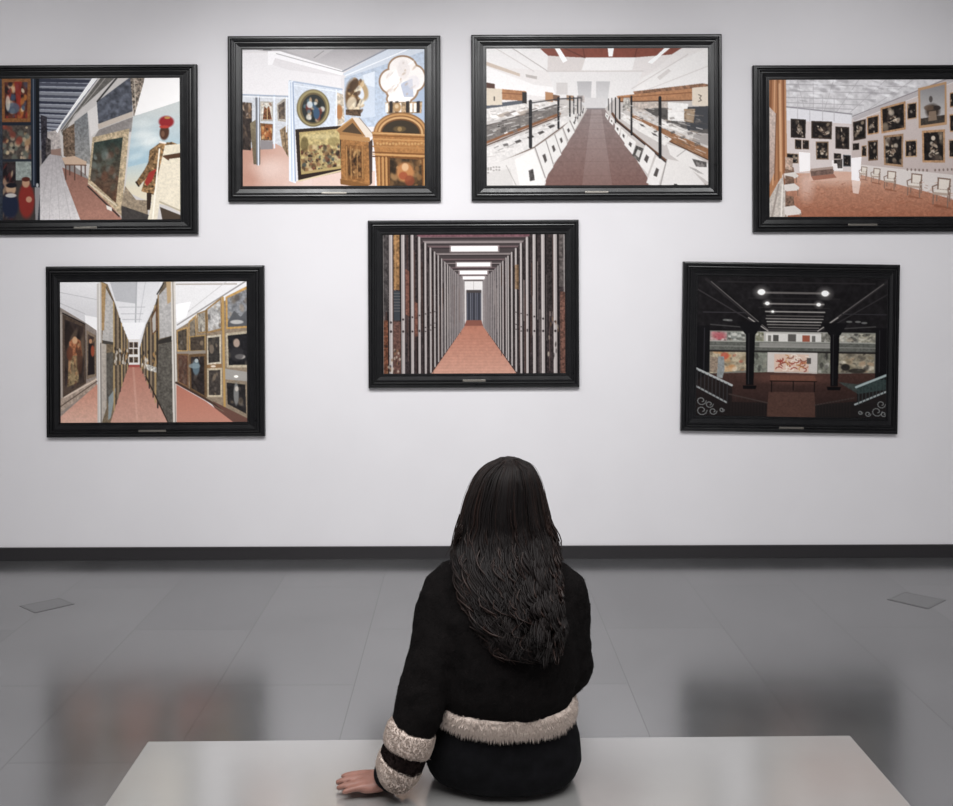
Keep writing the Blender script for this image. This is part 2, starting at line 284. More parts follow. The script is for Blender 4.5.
    c.P([(77, 284), (222, 268), (222, 280), (77, 300)], '#5a5e68'); c.P([(77, 206), (110, 212), (110, 232), (77, 236)], '#5d3e34')
    c.P([(80, 226), (136, 230), (136, 286), (80, 288)], '#dacab5'); c.Ln([(108, 258), (108, 270)], 4, '#4a4440')
    c.P([(136, 230), (222, 238), (222, 272), (136, 268)], '#b67b50', n=.08); c.Ln([(136, 244), (222, 250)], 3, '#8a5434'); c.P([(208, 240), (224, 242), (224, 282), (208, 280)], '#33302f')
    c.P([(290, 240), (318, 244), (318, 276), (290, 274)], '#b8835a'); c.P([(318, 250), (342, 254), (342, 274), (318, 272)], '#7d5c48'); c.P([(366, 252), (392, 254), (392, 272), (366, 270)], '#a88468'); c.R(404, 254, 430, 278, '#a79c98', n=.3)
    for x, y0, y1, w in ((237, 274, 434, 12), (337, 262, 368, 8), (378, 258, 326, 6), (392, 260, 318, 4), (406, 262, 316, 4), (418, 264, 306, 3)): c.Ln([(x, y0), (x, y1)], w, '#2b2a2d')
    c.Ln([(237, 280), (337, 266), (418, 262)], 4, '#3f3e42')
    # right tiers
    c.P([(504, 300), (540, 262), (600, 250), (875, 225), (875, 580), (660, 580), (655, 545)], '#c1b9b5')
    c.P([(604, 240), (852, 212), (875, 216), (875, 232), (610, 252)], '#95694e', n=.25, ns=8)
    c.P([(545, 256), (816, 230), (816, 274), (560, 278)], '#b87d53', n=.08); c.Ln([(560, 262), (816, 244)], 3, '#8a5636'); c.Ln([(560, 276), (816, 272)], 4, '#5a4034')
    c.P([(815, 228), (880, 222), (880, 296), (815, 290)], '#dfcfbc'); c.Ln([(838, 252), (848, 256), (842, 264), (848, 272), (838, 276)], 3, '#6b5c50')
    c.P([(560, 278), (730, 276), (740, 300), (690, 320), (600, 300)], '#bcaea4', n=.15)
    c.P([(640, 300), (875, 296), (875, 390), (800, 386), (700, 340)], '#5a5654', n=.1); c.P([(780, 296), (875, 292), (875, 372), (800, 380)], '#45464b')
    c.P([(728, 278), (802, 284), (788, 348), (728, 342)], '#e9e5e2', n=.03); c.P([(786, 302), (826, 302), (820, 352), (786, 346)], '#93795f', n=.15); c.E(806, 326, 14, 20, '#b39a80', .6)
    c.P([(600, 300), (650, 312), (800, 378), (875, 400), (875, 440), (760, 400), (640, 345)], '#c9c2be', n=.06); c.P([(700, 342), (800, 376), (780, 386), (690, 356)], '#e4dfdb')
    c.P([(820, 392), (880, 392), (880, 436), (815, 412)], '#a39b97'); c.P([(600, 318), (650, 344), (880, 446), (880, 484), (740, 420), (600, 345)], '#9a6a48', n=.08); c.Ln([(600, 345), (740, 420), (880, 486)], 4, '#5d4030')
    c.P([(575, 320), (640, 350), (742, 408), (716, 432), (620, 378), (560, 335)], '#ded9d5', n=.04)
    for x, y in ((625, 352), (668, 384), (735, 436)): c.P([(x, y), (x + 16, y + 6), (x + 26, y + 16), (x + 8, y + 10)], '#5b5553')
    c.P([(722, 424), (792, 446), (880, 502), (880, 566), (736, 464)], '#ded9d6'); c.P([(814, 478), (866, 490), (866, 508), (828, 506)], '#6b6664', n=.3); c.Ln([(792, 446), (760, 470)], 2, '#8f8783')
    for k in range(5): c.Ln([(800 + 8 * k, 506 + 5 * k), (830 + 6 * k, 516 + 4 * k)], 2, '#a39c99')
    c.Ln([(530, 318), (548, 345), (720, 484), (870, 580)], 9, '#6e4c3a'); c.Ln([(540, 340), (720, 490)], 4, '#32282a')
    for q in ([(506, 312), (518, 324), (514, 342), (504, 326)], [(522, 330), (536, 340), (532, 360), (518, 346)], [(540, 352), (560, 366), (554, 396), (538, 374)], [(562, 370), (584, 392), (576, 426), (556, 398)], [(586, 396), (614, 418), (602, 464), (572, 428)], [(648, 428), (682, 458), (656, 532), (620, 490)], [(686, 470), (718, 492), (692, 580), (650, 562)]):
        c.P(q, '#e0dbd8'); q = [np.array(p, float) for p in q]; m = sum(q) / 4; c.P([m + (p - m) * .3 for p in q], '#554e4c')
    c.P([(614, 430), (642, 442), (626, 490), (600, 466)], '#57524f', n=.4); c.P([(620, 445), (632, 450), (624, 474), (612, 462)], '#c9c4c0')
    c.P([(724, 478), (790, 492), (866, 576), (866, 580), (696, 580)], '#dcd7d4'); c.Ln([(724, 480), (700, 575)], 3, '#8b8481'); c.P([(750, 566), (762, 568), (758, 576), (748, 574)], '#333333')
    for x, y0, y1, w in ((700, 262, 472, 11), (598, 258, 392, 7), (556, 262, 336, 5), (541, 262, 350, 4), (528, 264, 314, 3), (516, 266, 306, 3)): c.Ln([(x, y0), (x, y1)], w, '#252427')
    c.P([(570, 262), (592, 262), (596, 300), (566, 310)], '#a9a39c', n=.3)
    for k in range(330):                                   # papers, labels and edges receding along both tiers
        lf = k % 2; x = c.r.uniform(80, 400) if lf else c.r.uniform(560, 872)
        d = abs(x - 470); y = 280 + d * c.r.uniform(.02 if lf else .06, .5); l = d * c.r.uniform(.02, .11); dx = (470 - x) / d
        if (lf and abs(x - 237) < 14) or (not lf and abs(x - 700) < 14): continue
        m = (280 - y) / (470 - x); c.Ln([(x, y), (x + dx * l, y + dx * l * m)], c.r.uniform(1, 3.5), ['#f4f0ee', '#8f8782', '#5b5552', '#e9e3df', '#b09a88', '#cfc8c3'][c.r.randint(6)], c.r.uniform(.35, .8))
    for k in range(26):                                    # small prints lying on the sheets
        lf = k % 2; x = c.r.uniform(90, 330) if lf else c.r.uniform(610, 860); d = abs(x - 470); y = 280 + d * c.r.uniform(.18, .48); s = d * .035
        c.P([(x - s, y - s * .3), (x + s * .6, y - s * .6), (x + s, y + s * .2), (x - s * .6, y + s * .5)], ['#6a6461', '#8d8580', '#4f4a48'][k % 3], .7, n=.3, ns=3)
    return c

def print_salon():
    c = Canvas(106, 107, 910, 702, '#ccbeb9', 44)
    c.P([(180, 105), (880, 105), (470, 276), (460, 302), (180, 284)], '#cdcacd', n=.07, ns=14)
    for y, k in ((130, 1), (158, 1), (186, 1), (208, 1), (226, 1)): c.Ln([(180, y), (760 - (y - 107) * 2.4, y + 12)], 3, '#a8a3a8')
    for x in (230, 300, 390, 500, 620, 740): c.Ln([(x, 107), (300 + (x - 300) * .5, 250)], 2.5, '#b0abaf')
    for k in range(46): c.E(200 + 540 * c.r.rand(), 112 + 100 * c.r.rand(), 8 + 18 * c.r.rand(), 3 + 5 * c.r.rand(), ['#e9e8ec', '#9a959a', '#f4f3f6'][c.r.randint(3)], .55, .2, .4)
    c.P([(180, 232), (300, 240), (465, 262), (465, 304), (180, 286)], '#dddbe0'); c.Ln([(180, 226), (465, 258)], 5, '#8f8b92')
    for x in (232, 285, 340, 390): c.Ln([(x, 180), (x, 288)], 2.5, '#b5b0b5')
    c.P([(875, 105), (910, 105), (910, 120), (480, 290), (468, 274)], '#b9b1b3'); c.Ln([(470, 268), (880, 108)], 4, '#8c8488'); c.Ln([(480, 290), (910, 122)], 4, '#e4dede')
    c.P([(180, 284), (465, 300), (465, 505), (180, 520)], '#d3c6c3')
    c.P([(465, 300), (480, 290), (910, 122), (910, 625), (800, 596), (465, 512)], '#cdbfbb', c2='#bcaaa5', g=((0, 120), (0, 600)))
    c.P([(465, 470), (910, 520), (910, 630), (800, 600), (465, 520)], '#d5cbc6')
    # floor
    c.P([(180, 512), (465, 508), (800, 594), (910, 628), (910, 710), (180, 710)], '#c08a70', c2='#a8664b', g=((0, 520), (0, 690)), n=.07)
    c.P([(285, 500), (465, 505), (520, 540), (280, 545)], '#d8a993', .9); c.E(400, 540, 120, 22, '#d7ab97', .7, 0, .6); c.E(270, 560, 30, 60, '#dfbcae', .6, 0, .6)
    for k in range(130):
        x, y = 250 + 650 * c.r.rand(), 545 + 150 * c.r.rand(); l = 8 + 30 * c.r.rand() * (y - 500) / 150; sgn = 1 if c.r.rand() < .5 else -1
        c.Ln([(x, y), (x + l, y + sgn * l * .3)], 2.5, ['#8e4a30', '#cf8c68', '#b06546'][c.r.randint(3)], .45)
    c.P([(465, 540), (505, 545), (495, 600), (470, 596)], '#f0ddd4', .7)
    # doors
    c.P([(238, 420), (286, 424), (286, 500), (240, 505)], '#f6f1f1'); c.P([(464, 446), (508, 442), (500, 545), (464, 540)], '#f5f0f1'); c.P([(380, 455), (428, 455), (428, 500), (380, 500)], '#ebe3e0')
    D = ['#8b7a66', '#d5c3ae', '#4a3d36', '#1a1819', '#b39a80', '#605048', '#222122']
    G = '#b98b62'
    for q, fr, n in (([(202, 277), (268, 281), (266, 361), (202, 358)], '#3a302a', 16), ([(291, 287), (381, 290), (379, 366), (291, 362)], '#4a3c33', 22), ([(395, 311), (455, 314), (455, 409), (395, 406)], '#3d332d', 14), ([(220, 365), (249, 367), (249, 409), (220, 407)], '#7a5c44', 8), ([(253, 368), (281, 370), (281, 409), (253, 408)], '#7a5c44', 8),
                     ([(310, 375), (366, 375), (366, 453), (312, 453)], '#8a6e56', 14), ([(182, 424), (236, 428), (236, 469), (182, 469)], '#a3866e', 14), ([(388, 425), (420, 427), (420, 450), (388, 450)], '#6a5a50', 8), ([(388, 452), (420, 452), (420, 470), (388, 470)], '#8a7b70', 5), ([(428, 432), (462, 434), (462, 483), (428, 483)], '#5f6468', 8),
                     ([(471, 292), (527, 279), (527, 363), (473, 373)], '#4a3b32', 14), ([(531, 271), (583, 260), (583, 341), (533, 349)], G, 12), ([(590, 232), (699, 203), (699, 324), (594, 342)], G, 24), ([(704, 214), (748, 206), (748, 277), (705, 284)], '#c09a78', 10),
                     ([(470, 384), (498, 382), (498, 411), (470, 413)], '#54443a', 5), ([(508, 394), (530, 391), (530, 440), (508, 441)], G, 7), ([(535, 373), (579, 369), (579, 456), (537, 459)], '#7d5f47', 10), ([(603, 351), (689, 342), (687, 486), (605, 476)], '#a5805f', 18), ([(696, 371), (748, 368), (748, 442), (696, 444)], '#c09a74', 10), ([(769, 330), (869, 324), (869, 467), (771, 466)], G, 18),
                     ([(884, 368), (915, 366), (915, 447), (886, 447)], '#c9a486', 4), ([(890, 168), (915, 164), (915, 227), (890, 232)], G, 4), ([(888, 260), (915, 258), (915, 334), (890, 337)], G, 4)):
        i = c.pic(q, '#2a2524', D, fr, .07, n=n, size=.15, a=.75)
    for x, y, rx, ry in ((236, 322, 6, 26), (248, 330, 5, 20), (330, 322, 14, 14), (352, 340, 18, 8), (340, 412, 12, 20), (644, 410, 14, 26), (632, 425, 20, 14), (818, 400, 16, 26), (820, 420, 22, 16), (652, 275, 22, 18), (640, 290, 26, 10), (496, 325, 9, 16), (720, 405, 9, 12), (558, 305, 8, 14), (424, 350, 5, 30)): 
        for k in range(9): c.E(x + c.r.uniform(-.8, .8) * rx, y + c.r.uniform(-.8, .8) * ry, rx * c.r.uniform(.15, .5), ry * c.r.uniform(.12, .4), ['#d8c6b0', '#b39c86', '#8d7563', '#4a3c34', '#c9b39a'][k % 5], .8, c.r.uniform(-.8, .8), .25)
    c.E(818, 362, 9, 10, '#e0cdb8', .9)
    c.P([(753, 148), (876, 120), (877, 304), (755, 320)], '#be9168'); c.P([(762, 158), (868, 132), (868, 294), (764, 308)], '#8d8a8c', c2='#b7b2b0', g=((0, 140), (0, 250))); c.P([(764, 278), (868, 262), (868, 294), (764, 308)], '#4a423c', n=.2)
    c.E(816, 246, 30, 30, '#4a3f38', 1, 0, .25, [(762, 158), (868, 132), (868, 294), (764, 308)]); c.E(808, 195, 8, 14, '#5a5250'); c.E(800, 232, 22, 12, '#6b5545', .8); c.E(835, 232, 16, 10, '#3a3230', .9); c.P([(796, 290), (834, 284), (830, 245), (800, 248)], '#a58a72', .7)
    for x in list(range(706, 800, 17)) + list(range(826, 905, 18)): c.E(x, 500 - abs(x - 800) * .04, 4, 6, '#6e5a50', .7)
    # sofa and chairs
    c.P([(286, 498), (380, 486), (388, 500), (386, 514), (290, 524)], '#7a5f55', n=.15); c.P([(288, 492), (384, 482), (386, 492), (288, 502)], '#a99084'); c.P([(290, 524), (388, 514), (400, 530), (300, 542)], '#94543e', .7)
    c.P([(400, 455), (425, 450), (425, 490), (405, 490)], '#4d4642', n=.3)
    def chair(x, y, s, fl):
        w = '#ddd2c6'; d = '#84695a'
        X = lambda u, v: (x + fl * u * s, y + v * s)
        c.P([X(-24, 62), X(34, 76), X(44, 84), X(-30, 72)], '#7f4630', .5)
        for u, v0, v1 in ((-30, 22, 62), (26, 30, 74), (34, 8, 52), (-16, 20, 50)): c.Ln([X(u, v0), X(u - 2, v1)], max(2, 5 * s), d)
        c.P([X(-14, -40), X(38, -34), X(34, 14), X(-16, 10)], d); c.P([X(-8, -34), X(32, -29), X(28, 8), X(-10, 5)], w)
        c.P([X(-32, 16), X(30, 22), X(34, 10), X(-14, 6)], w); c.P([X(-32, 16), X(30, 22), X(30, 32), X(-32, 26)], '#b39c8c')
        c.Ln([X(-14, -12), X(-34, -4), X(-32, 16)], max(2, 5 * s), d); c.Ln([X(36, -6), X(26, 4), X(28, 26)], max(2, 5 * s), d)
    chair(514, 502, .5, 1); chair(568, 512, .58, 1); chair(630, 530, .74, 1); chair(736, 548, .92, 1); chair(852, 574, 1.12, 1)
    # curtain and window on the left
    c.P([(100, 100), (182, 100), (186, 485), (150, 545), (130, 600), (100, 640)], '#b3764d')
    for x, w, col in ((118, 8, '#8c5636'), (134, 6, '#d29a70'), (146, 7, '#94603d'), (158, 6, '#cf9468'), (170, 7, '#8f5837'), (178, 4, '#c88e64')): c.Ln([(x, 100), (x - 10 if x < 140 else x + 4, 560)], w, col)
    c.P([(100, 215), (140, 258), (134, 500), (100, 585)], '#cbb6ab', c2='#a98d80', n=.1); c.Ln([(140, 255), (132, 540)], 5, '#8a5c40'); c.Ln([(154, 130), (158, 500)], 9, '#e0ab80', .7)
    c.P([(100, 710), (100, 635), (150, 545), (168, 525), (190, 710)], '#bfb4aa', n=.1); c.Ln([(150, 560), (120, 700)], 8, '#9c8f86'); c.Ln([(166, 560), (160, 700)], 7, '#ded6cc'); c.Ln([(110, 640), (106, 700)], 5, '#e8e1d8')
    for yy, s in ((512, .9), (560, 1.1), (655, 1.45)):
        c.P([(178, yy - 36 * s), (214, yy - 30 * s), (218, yy), (178, yy + 4)], '#7d5f4e', n=.25); c.P([(172, yy), (218, yy - 6), (236 + 16 * (s - .9), yy + 10 * s), (228 + 34 * (s - .9), yy + 22 * s), (176, yy + 26 * s)], '#d8cfc8')
        c.Ln([(180, yy + 24 * s), (180, yy + 40 * s)], 4, '#8a6b58'); c.Ln([(226 + 30 * (s - .9), yy + 20 * s), (226 + 30 * (s - .9), yy + 42 * s)], 4, '#8a6b58')
    c.P([(178, 440), (212, 446), (208, 500), (178, 490)], '#b79a88', n=.2)
    return c

def print_aisles():
    c = Canvas(99, 108, 843, 662, '#d6d4d7', 55)
    c.P([(95, 105), (250, 105), (250, 262), (200, 272), (95, 205)], '#e0dee0', c2='#c9c7ca'); c.Ln([(95, 150), (248, 180)], 2, '#b0aeb1'); c.Ln([(95, 190), (200, 235)], 3, '#b8b5b7'); c.P([(200, 240), (250, 250), (250, 310), (205, 300)], '#ebe9ea')
    c.P([(95, 205), (200, 268), (246, 300), (246, 520), (95, 640)], '#8d8078', n=.08)
    c.Ln([(112, 232), (200, 275)], 5, '#2a2524')
    c.pic([(112, 236), (202, 278), (204, 508), (112, 562)], '#3b3130', ['#5a4a40', '#2a2322', '#4d3c34', '#6b5848'], '#54443a', .05, n=20, size=.2)
    c.P([(138, 345), (158, 322), (182, 340), (190, 400), (168, 398), (140, 405)], '#a0603f', n=.25); c.E(160, 338, 10, 14, '#c99a70'); c.P([(136, 400), (170, 396), (176, 500), (130, 520)], '#86704f', n=.3)
    for k in range(22): c.E(c.r.uniform(132, 185), c.r.uniform(345, 510), 4, c.r.uniform(6, 18), ['#b57a52', '#5d3a2c', '#a58a62', '#3d302b'][k % 4], .6, c.r.uniform(-.3, .3), .3)
    c.E(152, 470, 8, 40, '#9b8560', .5); c.E(140, 390, 12, 28, '#6b3c2c', .9); c.E(178, 420, 12, 50, '#54382c', .8); c.Ln([(105, 240), (107, 610)], 6, '#a89c92')
    c.pic([(206, 298), (244, 320), (244, 478), (206, 490)], '#463833', ['#2b2423', '#6a5546', '#8d6a4a'], '#7d6a58', .07, n=8); c.P([(214, 352), (232, 352), (238, 470), (210, 474)], '#2c2526'); c.E(222, 342, 6, 9, '#b5805c'); c.E(230, 380, 7, 22, '#9b4630')
    c.P([(95, 565), (112, 560), (244, 482), (246, 512), (95, 625)], '#a48f7f', n=.15); c.Ln([(95, 600), (246, 498)], 4, '#5d4a40'); c.Ln([(118, 560), (244, 490)], 5, '#d0bcaa')
    c.P([(95, 640), (252, 505), (252, 670), (95, 670)], '#c27f69', c2='#d8a894', n=.04)
    # ceiling of the middle aisle
    c.P([(300, 108), (500, 108), (430, 300), (412, 330), (372, 330), (330, 260)], '#cfced1', c2='#e2e1e3'); c.P([(300, 112), (405, 112), (400, 196), (322, 186)], '#b3b3b7'); c.Ln([(405, 112), (398, 330)], 5, '#a6a6aa'); c.Ln([(440, 112), (404, 330)], 3, '#bcbbbf')
    for y in (210, 236, 258, 276, 292): c.Ln([(332 + (y - 200) * .3, y), (440 - (y - 200) * .3, y)], 3, '#b6b5b9')
    c.P([(340, 270), (440, 270), (412, 345), (370, 345)], '#e9e8ea'); c.P([(366, 335), (415, 335), (415, 438), (366, 438)], '#d8d3d0')
    for x, y in ((374, 346), (393, 346), (373, 372), (392, 372), (374, 404), (393, 404)): c.pic([(x, y), (x + 16, y), (x + 16, y + 22), (x, y + 22)], '#3c3330', ['#a08060', '#1f1c1c'], '#6b553f', .15, n=4)
    c.P([(366, 434), (416, 434), (530, 668), (292, 668)], '#b0705e', c2='#c89482', n=.03); c.Ln([(390, 440), (405, 662)], 8, '#d7a896', .35); c.P([(370, 434), (414, 434), (416, 444), (368, 444)], '#a84c44')
    # left racks
    c.P([(262, 108), (290, 120), (318, 190), (345, 275), (372, 340), (372, 440), (350, 500), (296, 668), (258, 668)], '#75644f', n=.15)
    c.P([(282, 130), (314, 190), (312, 346), (268, 338)], '#b0aba7', n=.08); c.Ln([(284, 132), (316, 192)], 4, '#5f4d38'); c.P([(270, 338), (312, 346), (312, 356), (270, 352)], '#4a4540')
    c.P([(284, 388), (312, 384), (308, 540), (290, 590), (284, 560)], '#5b564f', n=.15); c.P([(264, 350), (284, 354), (284, 600), (264, 662)], '#aba095', n=.08); c.P([(292, 560), (322, 520), (300, 640), (290, 650)], '#8b9ba2', .8)
    for k, x in enumerate((314, 322, 330, 338, 345, 351, 357, 362, 367, 371)):
        t = 190 + (x - 314) * 2.65; b = 610 - (x - 314) * 3.0
        c.Ln([(x, t), (x, b)], 5 - k * .3, ['#b39462', '#4a3f38', '#8f7a62', '#35302d'][k % 4]); c.Ln([(x, 390 + k), (x, 435 - k)], 4, ['#2b2725', '#c9bfb2'][k % 2], .8)
    for k in range(24): x = 315 + 55 * c.r.rand(); c.E(x, 400 + 60 * (c.r.rand() - .5), 3, 8, ['#d8cfc2', '#2a2523', '#a57a48'][c.r.randint(3)], .7)
    c.P([(248, 120), (266, 112), (266, 668), (248, 668)], '#bdb6b0'); c.Ln([(258, 115), (258, 665)], 3, '#e2dcd6'); c.P([(266, 112), (284, 122), (276, 300), (266, 300)], '#a98659', n=.1); c.Ln([(262, 350), (262, 665)], 4, '#6b6058')
    # right racks of the aisle
    c.P([(556, 105), (510, 112), (470, 220), (440, 280), (416, 370), (416, 440), (440, 480), (528, 668), (560, 668)], '#6f604e', n=.15)
    for k, x in enumerate((418, 423, 428, 434, 440, 446, 453, 460, 468, 477, 486)):
        t = 365 - (x - 418) * 2.7; b = 445 + (x - 418) * 2.3
        c.Ln([(x, t), (x, b)], 3 + k * .35, ['#4a403a', '#a88a5c', '#39332f', '#8a7660'][k % 4])
    for k in range(24): x = 420 + 60 * c.r.rand(); c.E(x, 415 + 60 * (c.r.rand() - .5), 3, 8, ['#d5ccc0', '#2a2523', '#a57a48'][c.r.randint(3)], .7)
    c.P([(462, 250), (488, 195), (488, 300), (465, 320)], '#6a4a34', n=.2); c.P([(466, 255), (480, 225), (480, 300), (468, 312)], '#b0aaa4')
    c.P([(490, 168), (542, 112), (542, 322), (494, 334)], '#aeaaa8', n=.08); c.Ln([(486, 160), (512, 118)], 5, '#332d2a'); c.Ln([(490, 165), (492, 330)], 5, '#97794f')
    c.P([(490, 340), (545, 322), (545, 345), (490, 355)], '#393532'); c.P([(492, 356), (542, 345), (545, 660), (528, 660), (480, 560)], '#5c5750', n=.18); c.P([(438, 430), (482, 445), (482, 465), (445, 455)], '#b8b3aa', n=.3); c.Ln([(440, 480), (528, 662)], 5, '#3a302a')
    c.P([(522, 110), (542, 110), (540, 190), (526, 200)], '#b89a72'); c.P([(540, 105), (558, 105), (564, 668), (546, 668)], '#cfc8c0'); c.Ln([(548, 108), (556, 665)], 4, '#8d837a')
    # right bay
    c.P([(558, 105), (850, 105), (850, 128), (562, 292)], '#dddbdc'); c.Ln([(562, 122), (800, 122)], 5, '#a79c92'); c.Ln([(565, 280), (835, 112)], 5, '#8f8a88'); c.Ln([(580, 250), (760, 112)], 3, '#c0bdbd'); c.P([(560, 200), (620, 190), (600, 250), (562, 270)], '#f0eff0')
    c.P([(560, 300), (850, 130), (850, 668), (780, 640), (562, 505)], '#8c7a66', n=.1)
    Fg = '#b58d55'
    D = ['#6f6253', '#2a2624', '#a58d70', '#443a34', '#7a6f66']
    for q, b, fr, n in (([(562, 302), (606, 286), (606, 386), (564, 384)], '#544a40', Fg, 14), ([(609, 268), (640, 240), (640, 380), (610, 380)], '#7d7264', Fg, 8), ([(642, 236), (678, 222), (678, 312), (644, 314)], '#a39c90', '#9c7c50', 8), ([(680, 218), (740, 172), (742, 302), (682, 314)], '#b0adab', '#98764a', 8), ([(756, 172), (850, 126), (850, 292), (758, 298)], '#7f8084', '#c1924e', 14),
                        ([(562, 388), (609, 392), (609, 528), (566, 508)], '#5f4338', '#7d5a3e', 8), ([(611, 396), (677, 390), (677, 572), (613, 532)], '#332c2b', '#6b5036', 12), ([(680, 324), (737, 318), (737, 432), (682, 438)], '#3d3936', '#c2b5a0', 8), ([(682, 450), (740, 448), (740, 562), (682, 562)], '#463f3b', '#bfae92', 8), ([(756, 314), (850, 304), (850, 447), (760, 447)], '#28272a', '#b0a28a', 5), ([(752, 498), (838, 505), (842, 640), (756, 592)], '#2d2a2b', '#8b7a66', 5), ([(612, 325), (676, 318), (676, 384), (612, 384)], '#4d4239', '#a5834e', 8)):
        c.pic(q, b, D, fr, .07, n=n, size=.15, a=.6)
    c.P([(764, 270), (790, 225), (815, 250), (850, 215), (850, 285), (764, 290)], '#55565a', .9); c.E(800, 270, 26, 8, '#d8d4cf', .7)
    c.E(799, 352, 12, 17, '#a58e80'); c.E(812, 405, 20, 10, '#cfc6bd', .9); c.E(800, 395, 28, 26, '#3a383b', .7); c.E(638, 445, 14, 30, '#5f7480', .9); c.E(632, 440, 22, 10, '#7d8f96', .8); c.E(640, 420, 7, 8, '#a8b0b0')
    c.E(796, 550, 10, 44, '#8b8a88', .8); c.E(798, 530, 7, 10, '#c9bdb0', .8); c.E(700, 375, 9, 18, '#8d7a68', .7)
    c.P([(742, 450), (850, 466), (850, 502), (746, 492)], '#9b9690'); c.E(796, 482, 9, 5, '#fff8f0'); c.P([(680, 436), (740, 432), (740, 448), (682, 450)], '#8f6a45'); c.E(706, 442, 10, 4, '#f0e6d8', .8); c.P([(560, 384), (676, 380), (676, 392), (560, 392)], '#8f8478')
    c.Ln([(745, 175), (750, 600)], 9, '#b98f50'); c.Ln([(679, 222), (680, 560)], 4, '#6d5436'); c.Ln([(560, 505), (680, 572), (850, 672)], 9, '#4d3930')
    c.P([(700, 590), (780, 640), (800, 668), (760, 668)], '#6d4a40'); c.P([(560, 512), (676, 578), (790, 664), (790, 668), (560, 668)], '#b96f5a', c2='#c4826e'); c.P([(700, 575), (850, 650), (850, 668), (800, 668)], '#6d4a40')
    return c

